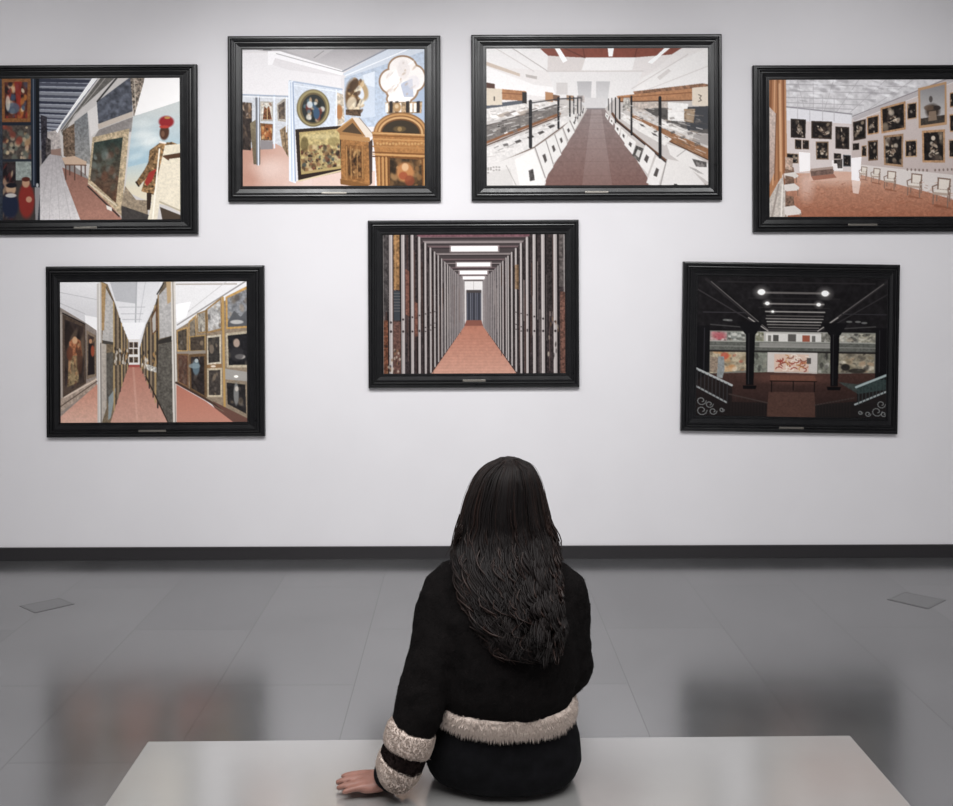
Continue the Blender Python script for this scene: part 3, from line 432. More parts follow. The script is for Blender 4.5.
def print_racks():
    c = Canvas(95, 103, 850, 675, '#3b3233', 66)
    c.P([(215, 103), (725, 103), (508, 300), (432, 300)], '#4a4142')
    for i, (y, w) in enumerate(((108, 13), (132, 12), (152, 9), (182, 9), (205, 8), (222, 6), (240, 6), (252, 5), (268, 4), (276, 4), (287, 3))):
        xl = 225 + (y - 103) * 1.06; xr = 718 - (y - 103) * 1.06
        c.P([(xl, y), (xr, y), (xr - w, y + w), (xl + w, y + w)], '#8a7d7c' if i % 2 else '#6f5a5c'); c.Ln([(xl, y + w), (xr, y + w)], 3, '#251e20')
    c.R(240, 103, 700, 116, '#7a5058', n=.15)
    for x0, x1, y0, y1 in ((378, 570, 154, 175), (402, 539, 221, 236), (414, 526, 254, 268), (426, 516, 277, 289)): c.R(x0 - 6, y0 - 4, x1 + 6, y1 + 4, '#b7a5a4', a=.6); c.R(x0, y0, x1, y1, '#fffaf8')
    c.P([(432, 296), (512, 296), (512, 480), (432, 480)], '#cfc8c6'); c.R(434, 298, 510, 334, '#ded9d8'); c.Ln([(470, 298), (470, 334)], 2, '#b0a8a6')
    c.R(440, 334, 502, 462, '#34333a')
    for k in range(9): c.Ln([(444 + 7 * k, 345), (444 + 7 * k, 455)], 2.5, ['#6f7283', '#51535f', '#8a8c9a'][k % 3])
    c.R(440, 332, 502, 344, '#4b4444'); c.P([(440, 455), (502, 455), (508, 480), (430, 480)], '#8b5345')
    c.P([(432, 478), (508, 478), (662, 660), (664, 680), (288, 680), (292, 662)], '#b5715a', c2='#ce9580', n=.035, ns=9)
    for k in range(12): c.Ln([(400 - 9 * k, 530 + 12 * k), (540 + 9 * k, 530 + 12 * k)], 1.5, '#a8634d', .35)
    yt = lambda d: 295 - d * .95       # d: distance from the end of the aisle
    yb = lambda d: 478 + d * 1.34
    def side(sx, posts, seed):
        r = np.random.RandomState(seed)
        base = 433 if sx < 0 else 507
        X = lambda d: base + sx * d
        c.P([(X(0), yt(0)), (X(345), yt(345)), (X(345), 690), (X(150), 690), (X(0), yb(0))], '#3a3132', n=.3, ns=6)
        c.P([(X(0), yt(0)), (X(90), yt(90)), (X(90), yb(90)), (X(0), yb(0))], '#6d6566', n=.12)
        for d in range(1, 345, 3):
            if r.rand() < .62:
                col = ['#5b3a2e', '#8f8480', '#2b2426', '#6e4a38', '#79605a', '#4f474b', '#a39690', '#3f2a26'][r.randint(8)]
                a0 = yt(d) + (yb(d) - yt(d)) * r.rand() * .5; a1 = a0 + (yb(d) - yt(d)) * (.2 + .5 * r.rand())
                c.Ln([(X(d), max(100, a0)), (X(d), min(680, a1))], 2.5, col, .75)
        for d, w, col in posts:
            c.Ln([(X(d) + sx * (w * .5 + 1.5), max(100, yt(d))), (X(d) + sx * (w * .5 + 1.5), min(680, yb(d)))], w * .7, '#1c1718')
            c.Ln([(X(d), max(100, yt(d))), (X(d), min(680, yb(d)))], w, col)
            c.Ln([(X(d) - sx * w * .2, max(100, yt(d))), (X(d) - sx * w * .2, min(680, yb(d)))], w * .3, '#d3c9c6', .6)
            if d > 120:
                for f in (.52, .62, .66): y = yt(d) + (yb(d) - yt(d)) * f; c.E(X(d), max(360, min(500, y)), w * .3, w * .35, '#3a3233', .9)
        for d in (4, 8, 13, 18, 24, 30, 37, 44, 52): c.Ln([(X(d), yt(d)), (X(d), yb(d))], 2.6, '#a79d9c'); c.Ln([(X(d + 3), yt(d)), (X(d + 3), yb(d))], 1.6, '#3d3536')
    P = [(61, 3.5), (70, 4), (81, 4.5), (94, 5), (108, 5.5), (123, 6.5), (140, 7.5), (161, 8.5), (186, 10), (215, 12), (253, 14), (303, 15)]
    side(-1, [(d, w, '#a29896') for d, w in P], 3)
    side(1, [(d + (3 if d < 100 else -3 if d < 240 else -5), w, '#aaa09e') for d, w in P], 4)
    c.R(142, 106, 166, 330, '#91683f', n=.35, ns=9); c.Ln([(150, 108), (150, 325)], 4, '#b98a55', .8); c.R(142, 335, 168, 455, '#3d4248'); c.R(140, 460, 170, 680, '#684840', n=.25)
    for y in range(345, 420, 12): c.Ln([(96, y), (122, y)], 3, '#7d726e', .7); c.Ln([(142, y), (168, y)], 2.5, '#8d8480', .6)
    c.R(98, 455, 118, 680, '#6e4230', n=.3); c.R(95, 105, 120, 420, '#4a4444', n=.3, ns=8); c.Ln([(98, 108), (98, 670)], 4, '#8d8682'); c.P([(190, 245), (206, 255), (206, 440), (190, 430)], '#74493d', n=.2); c.P([(227, 380), (240, 385), (240, 520), (227, 520)], '#74493d', n=.2)
    for k in range(26): c.E(110 + 60 * c.r.rand(), 560 + 110 * c.r.rand(), 4, 6, ['#c9b9a4', '#2b2424', '#8f6a4a'][c.r.randint(3)], .6)
    c.R(825, 340, 848, 680, '#6e4b40', n=.3); c.R(822, 105, 846, 320, '#5a5250', n=.3, ns=8); c.Ln([(842, 108), (842, 340)], 4, '#9a9290'); c.R(640, 230, 655, 330, '#8f6a44', n=.2, a=.7); c.R(770, 120, 795, 420, '#332c2c', n=.3)
    for k in range(20): c.E(770 + 50 * c.r.rand(), 450 + 180 * c.r.rand(), 3, 10, ['#c9b9a4', '#2b2424', '#8f6a4a'][c.r.randint(3)], .5)
    return c

def print_hall():
    c = Canvas(93, 85, 855, 662, '#1b191b', 77)
    c.P([(90, 80), (860, 80), (860, 300), (600, 312), (350, 312), (90, 300)], '#201e20', n=.2, ns=14)
    for y, x0, x1, w, col in ((110, 180, 800, 6, '#302d2f'), (152, 335, 620, 8, '#6f6967'), (175, 300, 660, 7, '#2b282a'), (197, 362, 598, 6, '#8b8582'), (213, 340, 620, 5, '#2e2b2c'), (229, 368, 602, 5, '#a8a29d'), (246, 372, 598, 4, '#6d6764'), (258, 370, 596, 4, '#a19b96'), (270, 374, 590, 4, '#c0bab4'), (282, 376, 586, 4, '#918b87'), (294, 380, 580, 4, '#7a7572'), (304, 382, 576, 4, '#5a5655')): c.Ln([(x0, y), (x1, y)], w, col, .9)
    for x, y, r_ in ((350, 150, 15), (603, 152, 15), (374, 196, 9), (578, 198, 9), (396, 229, 6)): c.E(x, y, r_ * 1.7, r_ * 1.4, '#b5afab', .5, 0, .6); c.E(x, y, r_, r_ * .8, '#fffdf8')
    for p, w, col in (([(130, 100), (382, 312)], 12, '#2e2b2d'), ([(150, 110), (380, 305)], 3, '#6b6664'), ([(850, 100), (574, 312)], 12, '#2e2b2d'), ([(835, 110), (578, 306)], 3, '#6b6664'), ([(93, 140), (330, 280)], 5, '#3a3638'), ([(855, 150), (640, 280)], 5, '#353234'), ([(300, 255), (378, 308)], 4, '#a7a19c'), ([(655, 250), (576, 306)], 4, '#a7a19c'), ([(120, 235), (290, 235)], 4, '#39363a'), ([(670, 235), (850, 235)], 4, '#343236')): c.Ln(p, w, col)
    for x in (210, 225, 700, 735, 760): c.E(x, 266 + (x % 7), 12, 4, '#8a8a88', .7)
    c.Ln([(150, 285), (290, 295)], 4, '#4b4949'); c.Ln([(665, 295), (805, 285)], 4, '#4b4949')
    # gallery level
    c.P([(146, 310), (806, 310), (806, 352), (146, 352)], '#7d7c74'); c.P([(345, 312), (640, 312), (640, 388), (345, 388)], '#b5b1ab')
    B = ['#d9d4cb', '#54524c', '#8f8d80', '#a89a84', '#2f2d2c']
    for x0, x1, b, e in ((150, 215, '#a58a88', '#c0505a'), (220, 292, '#8d9088', '#d8d5cc'), (330, 362, '#8b8a72', '#6d6f58'), (588, 625, '#7c7a70', '#403e3a'), (660, 735, '#a3a094', '#d3cfc2'), (738, 804, '#9f9a88', '#c9c3b2')): c.pic([(x0, 314), (x1, 314), (x1, 356), (x0, 354)], b, B + [e, e], None, n=20, size=.2, a=.7)
    c.E(184, 330, 26, 14, '#bb4550', .7, 0, .4); c.P([(370, 318), (590, 318), (590, 352), (370, 352)], '#d5d1cb')
    for x, w, h, col in ((410, 22, 16, '#55534f'), (474, 32, 20, '#5f5b57'), (530, 30, 16, '#a5553f'), (385, 12, 14, '#77746e'), (560, 14, 14, '#6e6b66')): c.R(x - w / 2, 340 - h, x + w / 2, 352, col)
    c.P([(146, 352), (806, 352), (806, 392), (146, 392)], '#5f605a', n=.12); c.Ln([(146, 352), (806, 352)], 4, '#a3a39a'); c.Ln([(146, 372), (806, 372)], 3, '#8a8a82'); c.Ln([(146, 392), (806, 392)], 7, '#2e2b2a'); c.P([(345, 356), (640, 356), (640, 376), (345, 376)], '#a09d97', .7)
    # lower level
    c.P([(140, 396), (806, 396), (806, 490), (140, 490)], '#77736a')
    c.pic([(150, 396), (296, 396), (296, 470), (150, 484)], '#a8997e', ['#cf8a4e', '#c9b898', '#8d7a5c', '#b5503c', '#dccfb8', '#6b5c48'], None, n=40, size=.14, a=.7); c.E(208, 412, 16, 14, '#c8503a', .8)
    c.pic([(326, 396), (376, 396), (376, 480), (326, 478)], '#7d8074', B, None, n=12, size=.2, a=.6)
    c.P([(378, 395), (576, 395), (576, 482), (378, 482)], '#cbc3bd'); c.P([(405, 402), (542, 402), (542, 474), (405, 474)], '#d9b8a4')
    for k in range(40):
        x, y = 415 + 118 * c.r.rand(), 410 + 56 * c.r.rand(); an = c.r.rand() * 6.3
        c.Ln([(x + 13 * np.cos(an + t * .7), y + 8 * np.sin(an + t * .7)) for t in range(5)], 4, ['#b04a38', '#a03a2e', '#c98a4c', '#e8dccf', '#8d4a3c', '#b86a50'][c.r.randint(6)], .8)
    c.R(534, 416, 551, 440, '#5b5552')
    c.pic([(580, 396), (628, 396), (628, 476), (580, 476)], '#77776a', B, None, n=14, size=.2, a=.6)
    c.pic([(660, 396), (802, 396), (802, 472), (660, 474)], '#8f8672', ['#c9b698', '#3a3430', '#b09070', '#5d564a', '#ddd2bd', '#84785e'], None, n=44, size=.13, a=.75)
    c.E(688, 452, 18, 14, '#262322', .9); c.E(735, 466, 34, 10, '#2a2624', .8)
    c.P([(140, 486), (380, 476), (580, 480), (806, 474), (860, 520), (860, 670), (90, 670), (90, 520)], '#4c332d', c2='#2e2120', g=((0, 480), (0, 650)), n=.08)
    c.E(478, 500, 120, 20, '#7d4e42', .6, 0, .6); c.P([(385, 556), (566, 556), (576, 670), (374, 670)], '#553a32', n=.07)
    c.P([(390, 488), (566, 488), (574, 512), (390, 512)], '#74483a', n=.05); c.Ln([(390, 512), (574, 512)], 4, '#1d1716')
    for x, y in ((396, 556), (482, 548), (566, 553)): c.Ln([(x, 512), (x, y)], 4, '#191516')
    # dark iron columns
    for x in (309, 644):
        c.P([(x - 19, 300), (x + 19, 300), (x + 15, 530), (x - 15, 530)], '#151417'); c.P([(x - 55, 272), (x + 50, 272), (x + 22, 322), (x - 22, 322)], '#19181b'); c.P([(x - 28, 532), (x + 28, 532), (x + 24, 546), (x - 26, 546)], '#131214'); c.Ln([(x - 6, 320), (x - 5, 525)], 2.5, '#3c393c')
    c.R(90, 290, 148, 480, '#18171a'); c.R(806, 290, 860, 500, '#18171a'); c.Ln([(126, 300), (126, 480)], 3, '#37353a'); c.Ln([(822, 300), (822, 470)], 3, '#343237')
    c.P([(182, 415), (206, 415), (208, 470), (200, 505), (178, 500)], '#84898a', n=.1); c.P([(150, 415), (182, 420), (178, 480), (150, 478)], '#8d7a68', n=.15)
    # stair rails
    c.P([(90, 470), (240, 535), (240, 600), (380, 600), (380, 670), (90, 670)], '#1f1c1d', .75); c.P([(860, 480), (735, 535), (735, 590), (570, 606), (570, 670), (860, 670)], '#1f1f20', .75)
    c.P([(660, 512), (735, 520), (800, 500), (850, 500), (850, 540), (740, 560)], '#3d5a58', .55, n=.2)
    for p, w, col in (([(90, 463), (238, 532)], 9, '#a5a8a8'), ([(90, 534), (218, 602)], 7, '#8d9091'), ([(860, 478), (732, 532)], 9, '#9dadad'), ([(860, 545), (728, 603)], 7, '#9aa3a4'), ([(228, 568), (382, 602)], 5, '#463a36'), ([(568, 608), (724, 576)], 5, '#463a36')): c.Ln(p, w, col)
    for k in range(9): x = 100 + 15 * k; c.Ln([(x, 470 + 7 * k), (x, 540 + 8 * k)], 3, '#3a3a3c'); c.Ln([(855 - 14 * k, 485 + 6 * k), (855 - 14 * k, 548 + 7 * k)], 3, '#3c4646')
    for k in range(12): c.Ln([(236 + 12 * k, 574 + 2.6 * k), (236 + 12 * k, 655)], 2.5, '#2e2624'); c.Ln([(576 + 12 * k, 606 - 2.6 * k), (576 + 12 * k, 655)], 2.5, '#2e2624')
    for cx, cy, r_ in ((118, 596, 20), (150, 610, 16), (120, 635, 22), (165, 638, 16), (200, 632, 10), (832, 600, 18), (815, 630, 22), (842, 640, 12), (780, 640, 12), (750, 635, 9)):
        c.Ln([(cx + r_ * (1 - t * .05) * np.cos(t * .62), cy + r_ * (1 - t * .06) * np.sin(t * .62)) for t in range(13)], 3, '#8f9393', .8)
    c.Ln([(93, 88), (93, 660)], 4, '#4a4848'); c.Ln([(95, 87), (853, 87)], 3, '#4a4848'); c.Ln([(853, 88), (853, 640)], 4, '#3d3b3c')
    return c
# ---------------------------------------------------------------- camera geometry
F, CX, CY, EYE, WALL = 850., 464., 283., 1.70, 5.248      # focal length (px), principal point, eye height, wall distance
ROLL = math.radians(.2)
CR, SR = math.cos(ROLL), math.sin(ROLL)
def at(px, py, Y):
    """the place at depth Y that the photograph shows at this pixel"""
    u, v = px - CX, -(py - CY)
    u, v = u * CR + v * SR, -u * SR + v * CR
    return Vector((u * Y / F, Y, EYE + v * Y / F))

# ---------------------------------------------------------------- helpers
def mat(name, col, rough=.5, **kw):
    m = bpy.data.materials.new(name); m.use_nodes = True
    b = m.node_tree.nodes['Principled BSDF']
    b.inputs['Base Color'].default_value = (*col, 1); b.inputs['Roughness'].default_value = rough
    for k, v in kw.items(): b.inputs[k.replace('_', ' ')].default_value = v
    return m
def node(m, t, **kw):
    n = m.node_tree.nodes.new(t)
    for k, v in kw.items():
        if k in n.inputs: n.inputs[k].default_value = v
        else: setattr(n, k, v)
    return n
def link(m, a, b): m.node_tree.links.new(a, b)
def bsdf(m): return m.node_tree.nodes['Principled BSDF']
def varied(m, c0, c1, scale, detail=4., rough=None, bump=0., bscale=None, stretch=None):
    """noise between two colours (and roughnesses), with a little bump"""
    tc = node(m, 'ShaderNodeTexCoord'); src = tc.outputs['Object']
    if stretch:
        mp = node(m, 'ShaderNodeMapping'); mp.inputs['Scale'].default_value = stretch; link(m, src, mp.inputs[0]); src = mp.outputs[0]
    nz = node(m, 'ShaderNodeTexNoise', Scale=scale, Detail=detail); link(m, src, nz.inputs['Vector'])
    rp = node(m, 'ShaderNodeValToRGB'); rp.color_ramp.elements[0].position = .3; rp.color_ramp.elements[1].position = .7
    rp.color_ramp.elements[0].color = (*c0, 1); rp.color_ramp.elements[1].color = (*c1, 1)
    link(m, nz.outputs[0], rp.inputs[0]); link(m, rp.outputs[0], bsdf(m).inputs['Base Color'])
    if rough:
        mr = node(m, 'ShaderNodeMapRange'); mr.inputs[3].default_value, mr.inputs[4].default_value = rough
        link(m, nz.outputs[0], mr.inputs[0]); link(m, mr.outputs[0], bsdf(m).inputs['Roughness'])
    if bump:
        n2 = node(m, 'ShaderNodeTexNoise', Scale=bscale or scale * 6, Detail=3.); link(m, src, n2.inputs['Vector'])
        bp = node(m, 'ShaderNodeBump', Strength=bump, Distance=.004); link(m, n2.outputs[0], bp.inputs['Height']); link(m, bp.outputs[0], bsdf(m).inputs['Normal'])
    return m

def obj(name, bm, m, parent=None, smooth=False):
    me = bpy.data.meshes.new(name)
    if isinstance(bm, bmesh.types.BMesh):
        bmesh.ops.recalc_face_normals(bm, faces=bm.faces[:]); bm.to_mesh(me); bm.free()
    else: me = bm; me.name = name
    me.materials.clear(); me.materials.append(m)
    if smooth: me.polygons.foreach_set('use_smooth', [True] * len(me.polygons))
    o = bpy.data.objects.new(name, me); COL.objects.link(o)
    if parent: o.parent = parent
    return o
def thing(name, label, cat, loc=(0, 0, 0), group=None):
    o = bpy.data.objects.new(name, None); COL.objects.link(o); o.location = loc; o.empty_display_size = .1
    return tag(o, label, cat, group)
def tag(o, label, cat, group=None):
    o['label'] = label; o['category'] = cat
    if group: o['group'] = group
    return o
def structure(o): o['kind'] = 'structure'; return o

def box(bm, x0, x1, y0, y1, z0, z1, bev=0., seg=2):
    r = bmesh.ops.create_cube(bm, size=1)
    for v in r['verts']: v.co = Vector(((x0 + x1) / 2 + v.co.x * (x1 - x0), (y0 + y1) / 2 + v.co.y * (y1 - y0), (z0 + z1) / 2 + v.co.z * (z1 - z0)))
    if bev:
        es = list({e for v in r['verts'] for e in v.link_edges})
        bmesh.ops.bevel(bm, geom=es, offset=bev, segments=seg, affect='EDGES', profile=.6)
def bridge(bm, rings, cap=True, closed=True):
    for a, b in zip(rings[:-1], rings[1:]):
        n = len(a)
        for i in range(n if closed else n - 1): bm.faces.new((a[i], a[(i + 1) % n], b[(i + 1) % n], b[i]))
    if cap and closed: bm.faces.new(rings[0][::-1]); bm.faces.new(rings[-1])
def loft(bm, secs, n=20, power=2.):
    """upright body of horizontal super-elliptic sections (x, y, z, rx, ry)"""
    rings = []
    for x, y, z, rx, ry in secs:
        ring = []
        for k in range(n):
            a = 2 * math.pi * k / n; c, s = math.cos(a), math.sin(a); e = 2 / power
            ring.append(bm.verts.new((x + rx * math.copysign(abs(c) ** e, c), y + ry * math.copysign(abs(s) ** e, s), z)))
        rings.append(ring)
    bridge(bm, rings)
def smoothpath(pts, sub=4):
    """Catmull-Rom through rows of numbers"""
    P = [list(p) for p in pts]; P = [P[0]] + P + [P[-1]]; out = []
    for i in range(1, len(P) - 2):
        for k in range(sub):
            t = k / sub
            out.append([.5 * (2 * b + (c - a) * t + (2 * a - 5 * b + 4 * c - d) * t * t + (3 * b - a - 3 * c + d) * t ** 3) for a, b, c, d in zip(P[i - 1], P[i], P[i + 1], P[i + 2])])
    out.append(P[-2]); return out
def tube(bm, pts, n=12, sub=4, flat=1., up=Vector((0, 0, 1)), round_ends=True):
    """limb along (x, y, z, r) rows; flat squeezes it along up"""
    pts = smoothpath(pts, sub) if sub > 1 else [list(p) for p in pts]
    rings = []; N = len(pts)
    V = [Vector(p[:3]) for p in pts]
    def ring(c, d, r):
        u = d.cross(up)
        if u.length < 1e-4: u = d.cross(Vector((0, 1, 0)))
        u.normalize(); w = u.cross(d).normalized()
        return [bm.verts.new(c + u * (r * math.cos(2 * math.pi * k / n)) + w * (r * flat * math.sin(2 * math.pi * k / n))) for k in range(n)]
    for i in range(N):
        d = (V[min(i + 1, N - 1)] - V[max(i - 1, 0)]).normalized(); r = pts[i][3]
        if i == 0 and round_ends:
            for f, s in ((-.85, .45), (-.5, .82)): rings.append(ring(V[0] + d * r * f, d, r * s))
        rings.append(ring(V[i], d, r))
        if i == N - 1 and round_ends:
            for f, s in ((.5, .82), (.85, .45)): rings.append(ring(V[i] + d * r * f, d, r * s))
    bridge(bm, rings)
def ball(bm, c, rx, ry=None, rz=None, rot=None):
    r = bmesh.ops.create_uvsphere(bm, u_segments=18, v_segments=12, radius=1)
    M = Matrix.Diagonal((rx, ry or rx, rz or rx))
    if rot: M = rot @ M
    for v in r['verts']: v.co = M @ v.co + Vector(c)
def fused(bm, voxel, smooth=4, factor=.5, displace=None):
    """melt overlapping shapes into one continuous skin and return its mesh"""
    me = bpy.data.meshes.new('tmp'); bmesh.ops.recalc_face_normals(bm, faces=bm.faces[:]); bm.to_mesh(me); bm.free()
    o = bpy.data.objects.new('tmp', me); COL.objects.link(o)
    r = o.modifiers.new('r', 'REMESH'); r.mode = 'VOXEL'; r.voxel_size = voxel; r.use_smooth_shade = True
    if smooth:
        s = o.modifiers.new('s', 'SMOOTH'); s.iterations = smooth; s.factor = factor
    for size, amount in displace or ():
        tx = bpy.data.textures.new('folds', 'CLOUDS'); tx.noise_scale = size; tx.noise_depth = 2
        d = o.modifiers.new('d', 'DISPLACE'); d.texture = tx; d.strength = amount; d.mid_level = .5; d.texture_coords = 'LOCAL'
    dg = bpy.context.evaluated_depsgraph_get(); dg.update()
    out = bpy.data.meshes.new_from_object(o.evaluated_get(dg))
    bpy.data.objects.remove(o); bpy.data.meshes.remove(me)
    return out
def mesh_to_bm(me):
    bm = bmesh.new(); bm.from_mesh(me); return bm
def tufts(bm, faces, count, l0, l1, r, rnd, droop=.5, jitter=.5):
    """fine tapering locks of pile standing out of the given faces"""
    bm.normal_update()
    data = [(f.calc_center_median(), f.normal.copy(), [v.co.copy() for v in f.verts], f.calc_area()) for f in faces]
    wts = [d[3] for d in data]
    for c, nrm, vs, _ in rnd.choices(data, wts, k=count):
        a, b = rnd.random(), rnd.random()
        p = vs[0] * (1 - a) * (1 - b) + vs[1] * a * (1 - b) + vs[2 % len(vs)] * a * b + vs[-1] * (1 - a) * b
        d = (nrm + Vector((rnd.uniform(-1, 1), rnd.uniform(-1, 1), rnd.uniform(-1, 1))) * jitter + Vector((0, 0, -droop))).normalized()
        L = rnd.uniform(l0, l1); u = d.orthogonal().normalized(); w = d.cross(u); q = p - nrm * .002
        ring = [bm.verts.new(q + (u * math.cos(t) + w * math.sin(t)) * r) for t in (0, 2.1, 4.2)]
        mid_c = q + d * L * .6
        ring2 = [bm.verts.new(mid_c + (u * math.cos(t) + w * math.sin(t)) * r * .8) for t in (0, 2.1, 4.2)]
        tip = bm.verts.new(q + d * L + Vector((0, 0, -droop * L * .3)))
        for i in range(3):
            j = (i + 1) % 3
            bm.faces.new((ring[i], ring[j], ring2[j], ring2[i])); bm.faces.new((ring2[i], ring2[j], tip))

# ---------------------------------------------------------------- materials
M_wall = varied(mat('wall_paint', (.76, .745, .755), .75), (.745, .728, .75), (.77, .753, .775), 2.5, bump=.05, bscale=160)
M_side = mat('side_paint', (.55, .54, .55), .8)
M_ceil = mat('ceiling_paint', (.6, .6, .6), .9)
M_skirt = mat('skirting_paint', (.022, .020, .022), .45)
M_black = varied(mat('black_lacquered_wood', (.012, .012, .013), .32), (.005, .005, .006), (.008, .008, .009), 20, rough=(.24, .36)); bsdf(M_black).inputs['Specular IOR Level'].default_value = .38
M_plate = mat('brushed_plate', (.30, .28, .25), .35, Metallic=.9)
M_bench = varied(mat('bench_lacquer', (.4, .4, .39), .12), (.225, .221, .215), (.245, .241, .235), 5, rough=(.15, .19))
M_hatch = varied(mat('floor_hatch_metal', (.12, .12, .122), .2), (.045, .045, .047), (.058, .058, .06), 30, rough=(.16, .24))
bsdf(M_hatch).inputs['IOR'].default_value = 2.75
bsdf(M_bench).inputs['IOR'].default_value = 4.2

M_floor = mat('polished_floor_slabs', (.1, .1, .1), .25)
def floor_nodes(m):
    tc = node(m, 'ShaderNodeTexCoord'); mp = node(m, 'ShaderNodeMapping'); link(m, tc.outputs['Object'], mp.inputs[0])
    mp.inputs['Rotation'].default_value = (0, 0, math.pi / 2); mp.inputs['Location'].default_value = (.12, .47, 0)
    br = node(m, 'ShaderNodeTexBrick'); link(m, mp.outputs[0], br.inputs['Vector']); br.offset = .5
    for k, v in (('Scale', 1.), ('Brick Width', 1.16), ('Row Height', .58), ('Mortar Size', .0022), ('Mortar Smooth', .3), ('Bias', 0.)): br.inputs[k].default_value = v
    br.inputs['Color1'].default_value = (.060, .060, .063, 1); br.inputs['Color2'].default_value = (.069, .069, .071, 1); br.inputs['Mortar'].default_value = (.043, .043, .044, 1)
    n1 = node(m, 'ShaderNodeTexNoise', Scale=1.7, Detail=6., Roughness=.62); link(m, tc.outputs['Object'], n1.inputs['Vector'])
    n2 = node(m, 'ShaderNodeTexNoise', Scale=38., Detail=4.); link(m, tc.outputs['Object'], n2.inputs['Vector'])
    r1 = node(m, 'ShaderNodeMapRange'); r1.inputs[1].default_value, r1.inputs[2].default_value, r1.inputs[3].default_value, r1.inputs[4].default_value = .3, .7, .72, 1.30
    link(m, n1.outputs[0], r1.inputs[0])
    r2 = node(m, 'ShaderNodeMapRange'); r2.inputs[3].default_value, r2.inputs[4].default_value = .92, 1.08; link(m, n2.outputs[0], r2.inputs[0])
    mu = node(m, 'ShaderNodeMath', operation='MULTIPLY'); link(m, r1.outputs[0], mu.inputs[0]); link(m, r2.outputs[0], mu.inputs[1])
    vm = node(m, 'ShaderNodeVectorMath', operation='SCALE'); link(m, br.outputs[0], vm.inputs[0]); link(m, mu.outputs[0], vm.inputs['Scale'])
    link(m, vm.outputs[0], bsdf(m).inputs['Base Color'])
    r3 = node(m, 'ShaderNodeMapRange'); r3.inputs[3].default_value, r3.inputs[4].default_value = FLOOR_ROUGH; link(m, n1.outputs[0], r3.inputs[0]); link(m, r3.outputs[0], bsdf(m).inputs['Roughness'])
    
    sp = node(m, 'ShaderNodeMapRange'); sp.inputs[1].default_value, sp.inputs[2].default_value, sp.inputs[3].default_value, sp.inputs[4].default_value = .044, .069, 2.7, FLOOR_IOR
    link(m, br.outputs[0], sp.inputs[0]); link(m, sp.outputs[0], bsdf(m).inputs['IOR'])
FLOOR_ROUGH, FLOOR_IOR = (.15, .25), 3.7
floor_nodes(M_floor)

def print_material(gain):
    m = mat('photographic_print', (.5, .5, .5), .38); bsdf(m).inputs['Specular IOR Level'].default_value = .1
    a = node(m, 'ShaderNodeAttribute', attribute_name='print'); v = node(m, 'ShaderNodeVectorMath', operation='SCALE'); v.inputs['Scale'].default_value = gain
    link(m, a.outputs['Color'], v.inputs[0]); link(m, v.outputs[0], bsdf(m).inputs['Base Color'])
    return m

# ---------------------------------------------------------------- the room
HX, H, YB = 6.2, 4.3, -2.6
def slab(name, *a, m):
    bm = bmesh.new(); box(bm, *a); return structure(obj(name, bm, m))
slab('floor', -HX, HX, YB, WALL, -.1, 0, m=M_floor)
slab('wall_back', -HX, HX, WALL, WALL + .12, 0, H, m=M_wall)
slab('wall_left', -HX - .12, -HX, YB, WALL, 0, H, m=M_side)
slab('wall_right', HX, HX + .12, YB, WALL, 0, H, m=M_side)
slab('wall_front', -HX, HX, YB - .12, YB, 0, H, m=M_side)
slab('ceiling', -HX, HX, YB, WALL, H, H + .1, m=M_ceil)
bm = bmesh.new(); box(bm, -HX, HX, WALL - .014, WALL, 0, .078, .003); structure(obj('baseboard_back', bm, M_skirt))

def hatch(corners, label):
    P = []
    for px, py in corners:
        d = at(px, py, 1.); t = EYE / (EYE - d.z); P.append(Vector((d.x * t, t, 0)))
    c = sum(P, Vector()) / 4
    bm = bmesh.new()
    # a square plate with a rim groove, laid flush in the slabs
    lo = [bm.verts.new((*(p - c).xy, .0)) for p in P]; hi = [bm.verts.new((*(p - c).xy, .0013)) for p in P]
    inn = [bm.verts.new((*((p - c) * .93).xy, .0013)) for p in P]; dn = [bm.verts.new((*((p - c) * .91).xy, .0006)) for p in P]; up = [bm.verts.new((*((p - c) * .89).xy, .0013)) for p in P]
    bridge(bm, [lo, hi, inn, dn, up])
    o = obj('floor_hatch', bm, M_hatch); o.location = (c.x, c.y, .0003)
    return tag(o, label, 'floor hatch', 'flush hatches in the floor')
hatch([(887, 599.5), (904, 592), (946, 600), (928, 609)], 'flush square grey floor hatch on the right, below the dark museum hall photograph')
hatch([(19.5, 606), (60, 598), (74.5, 604), (35, 613)], 'faint square floor hatch at the far left, near the wall')

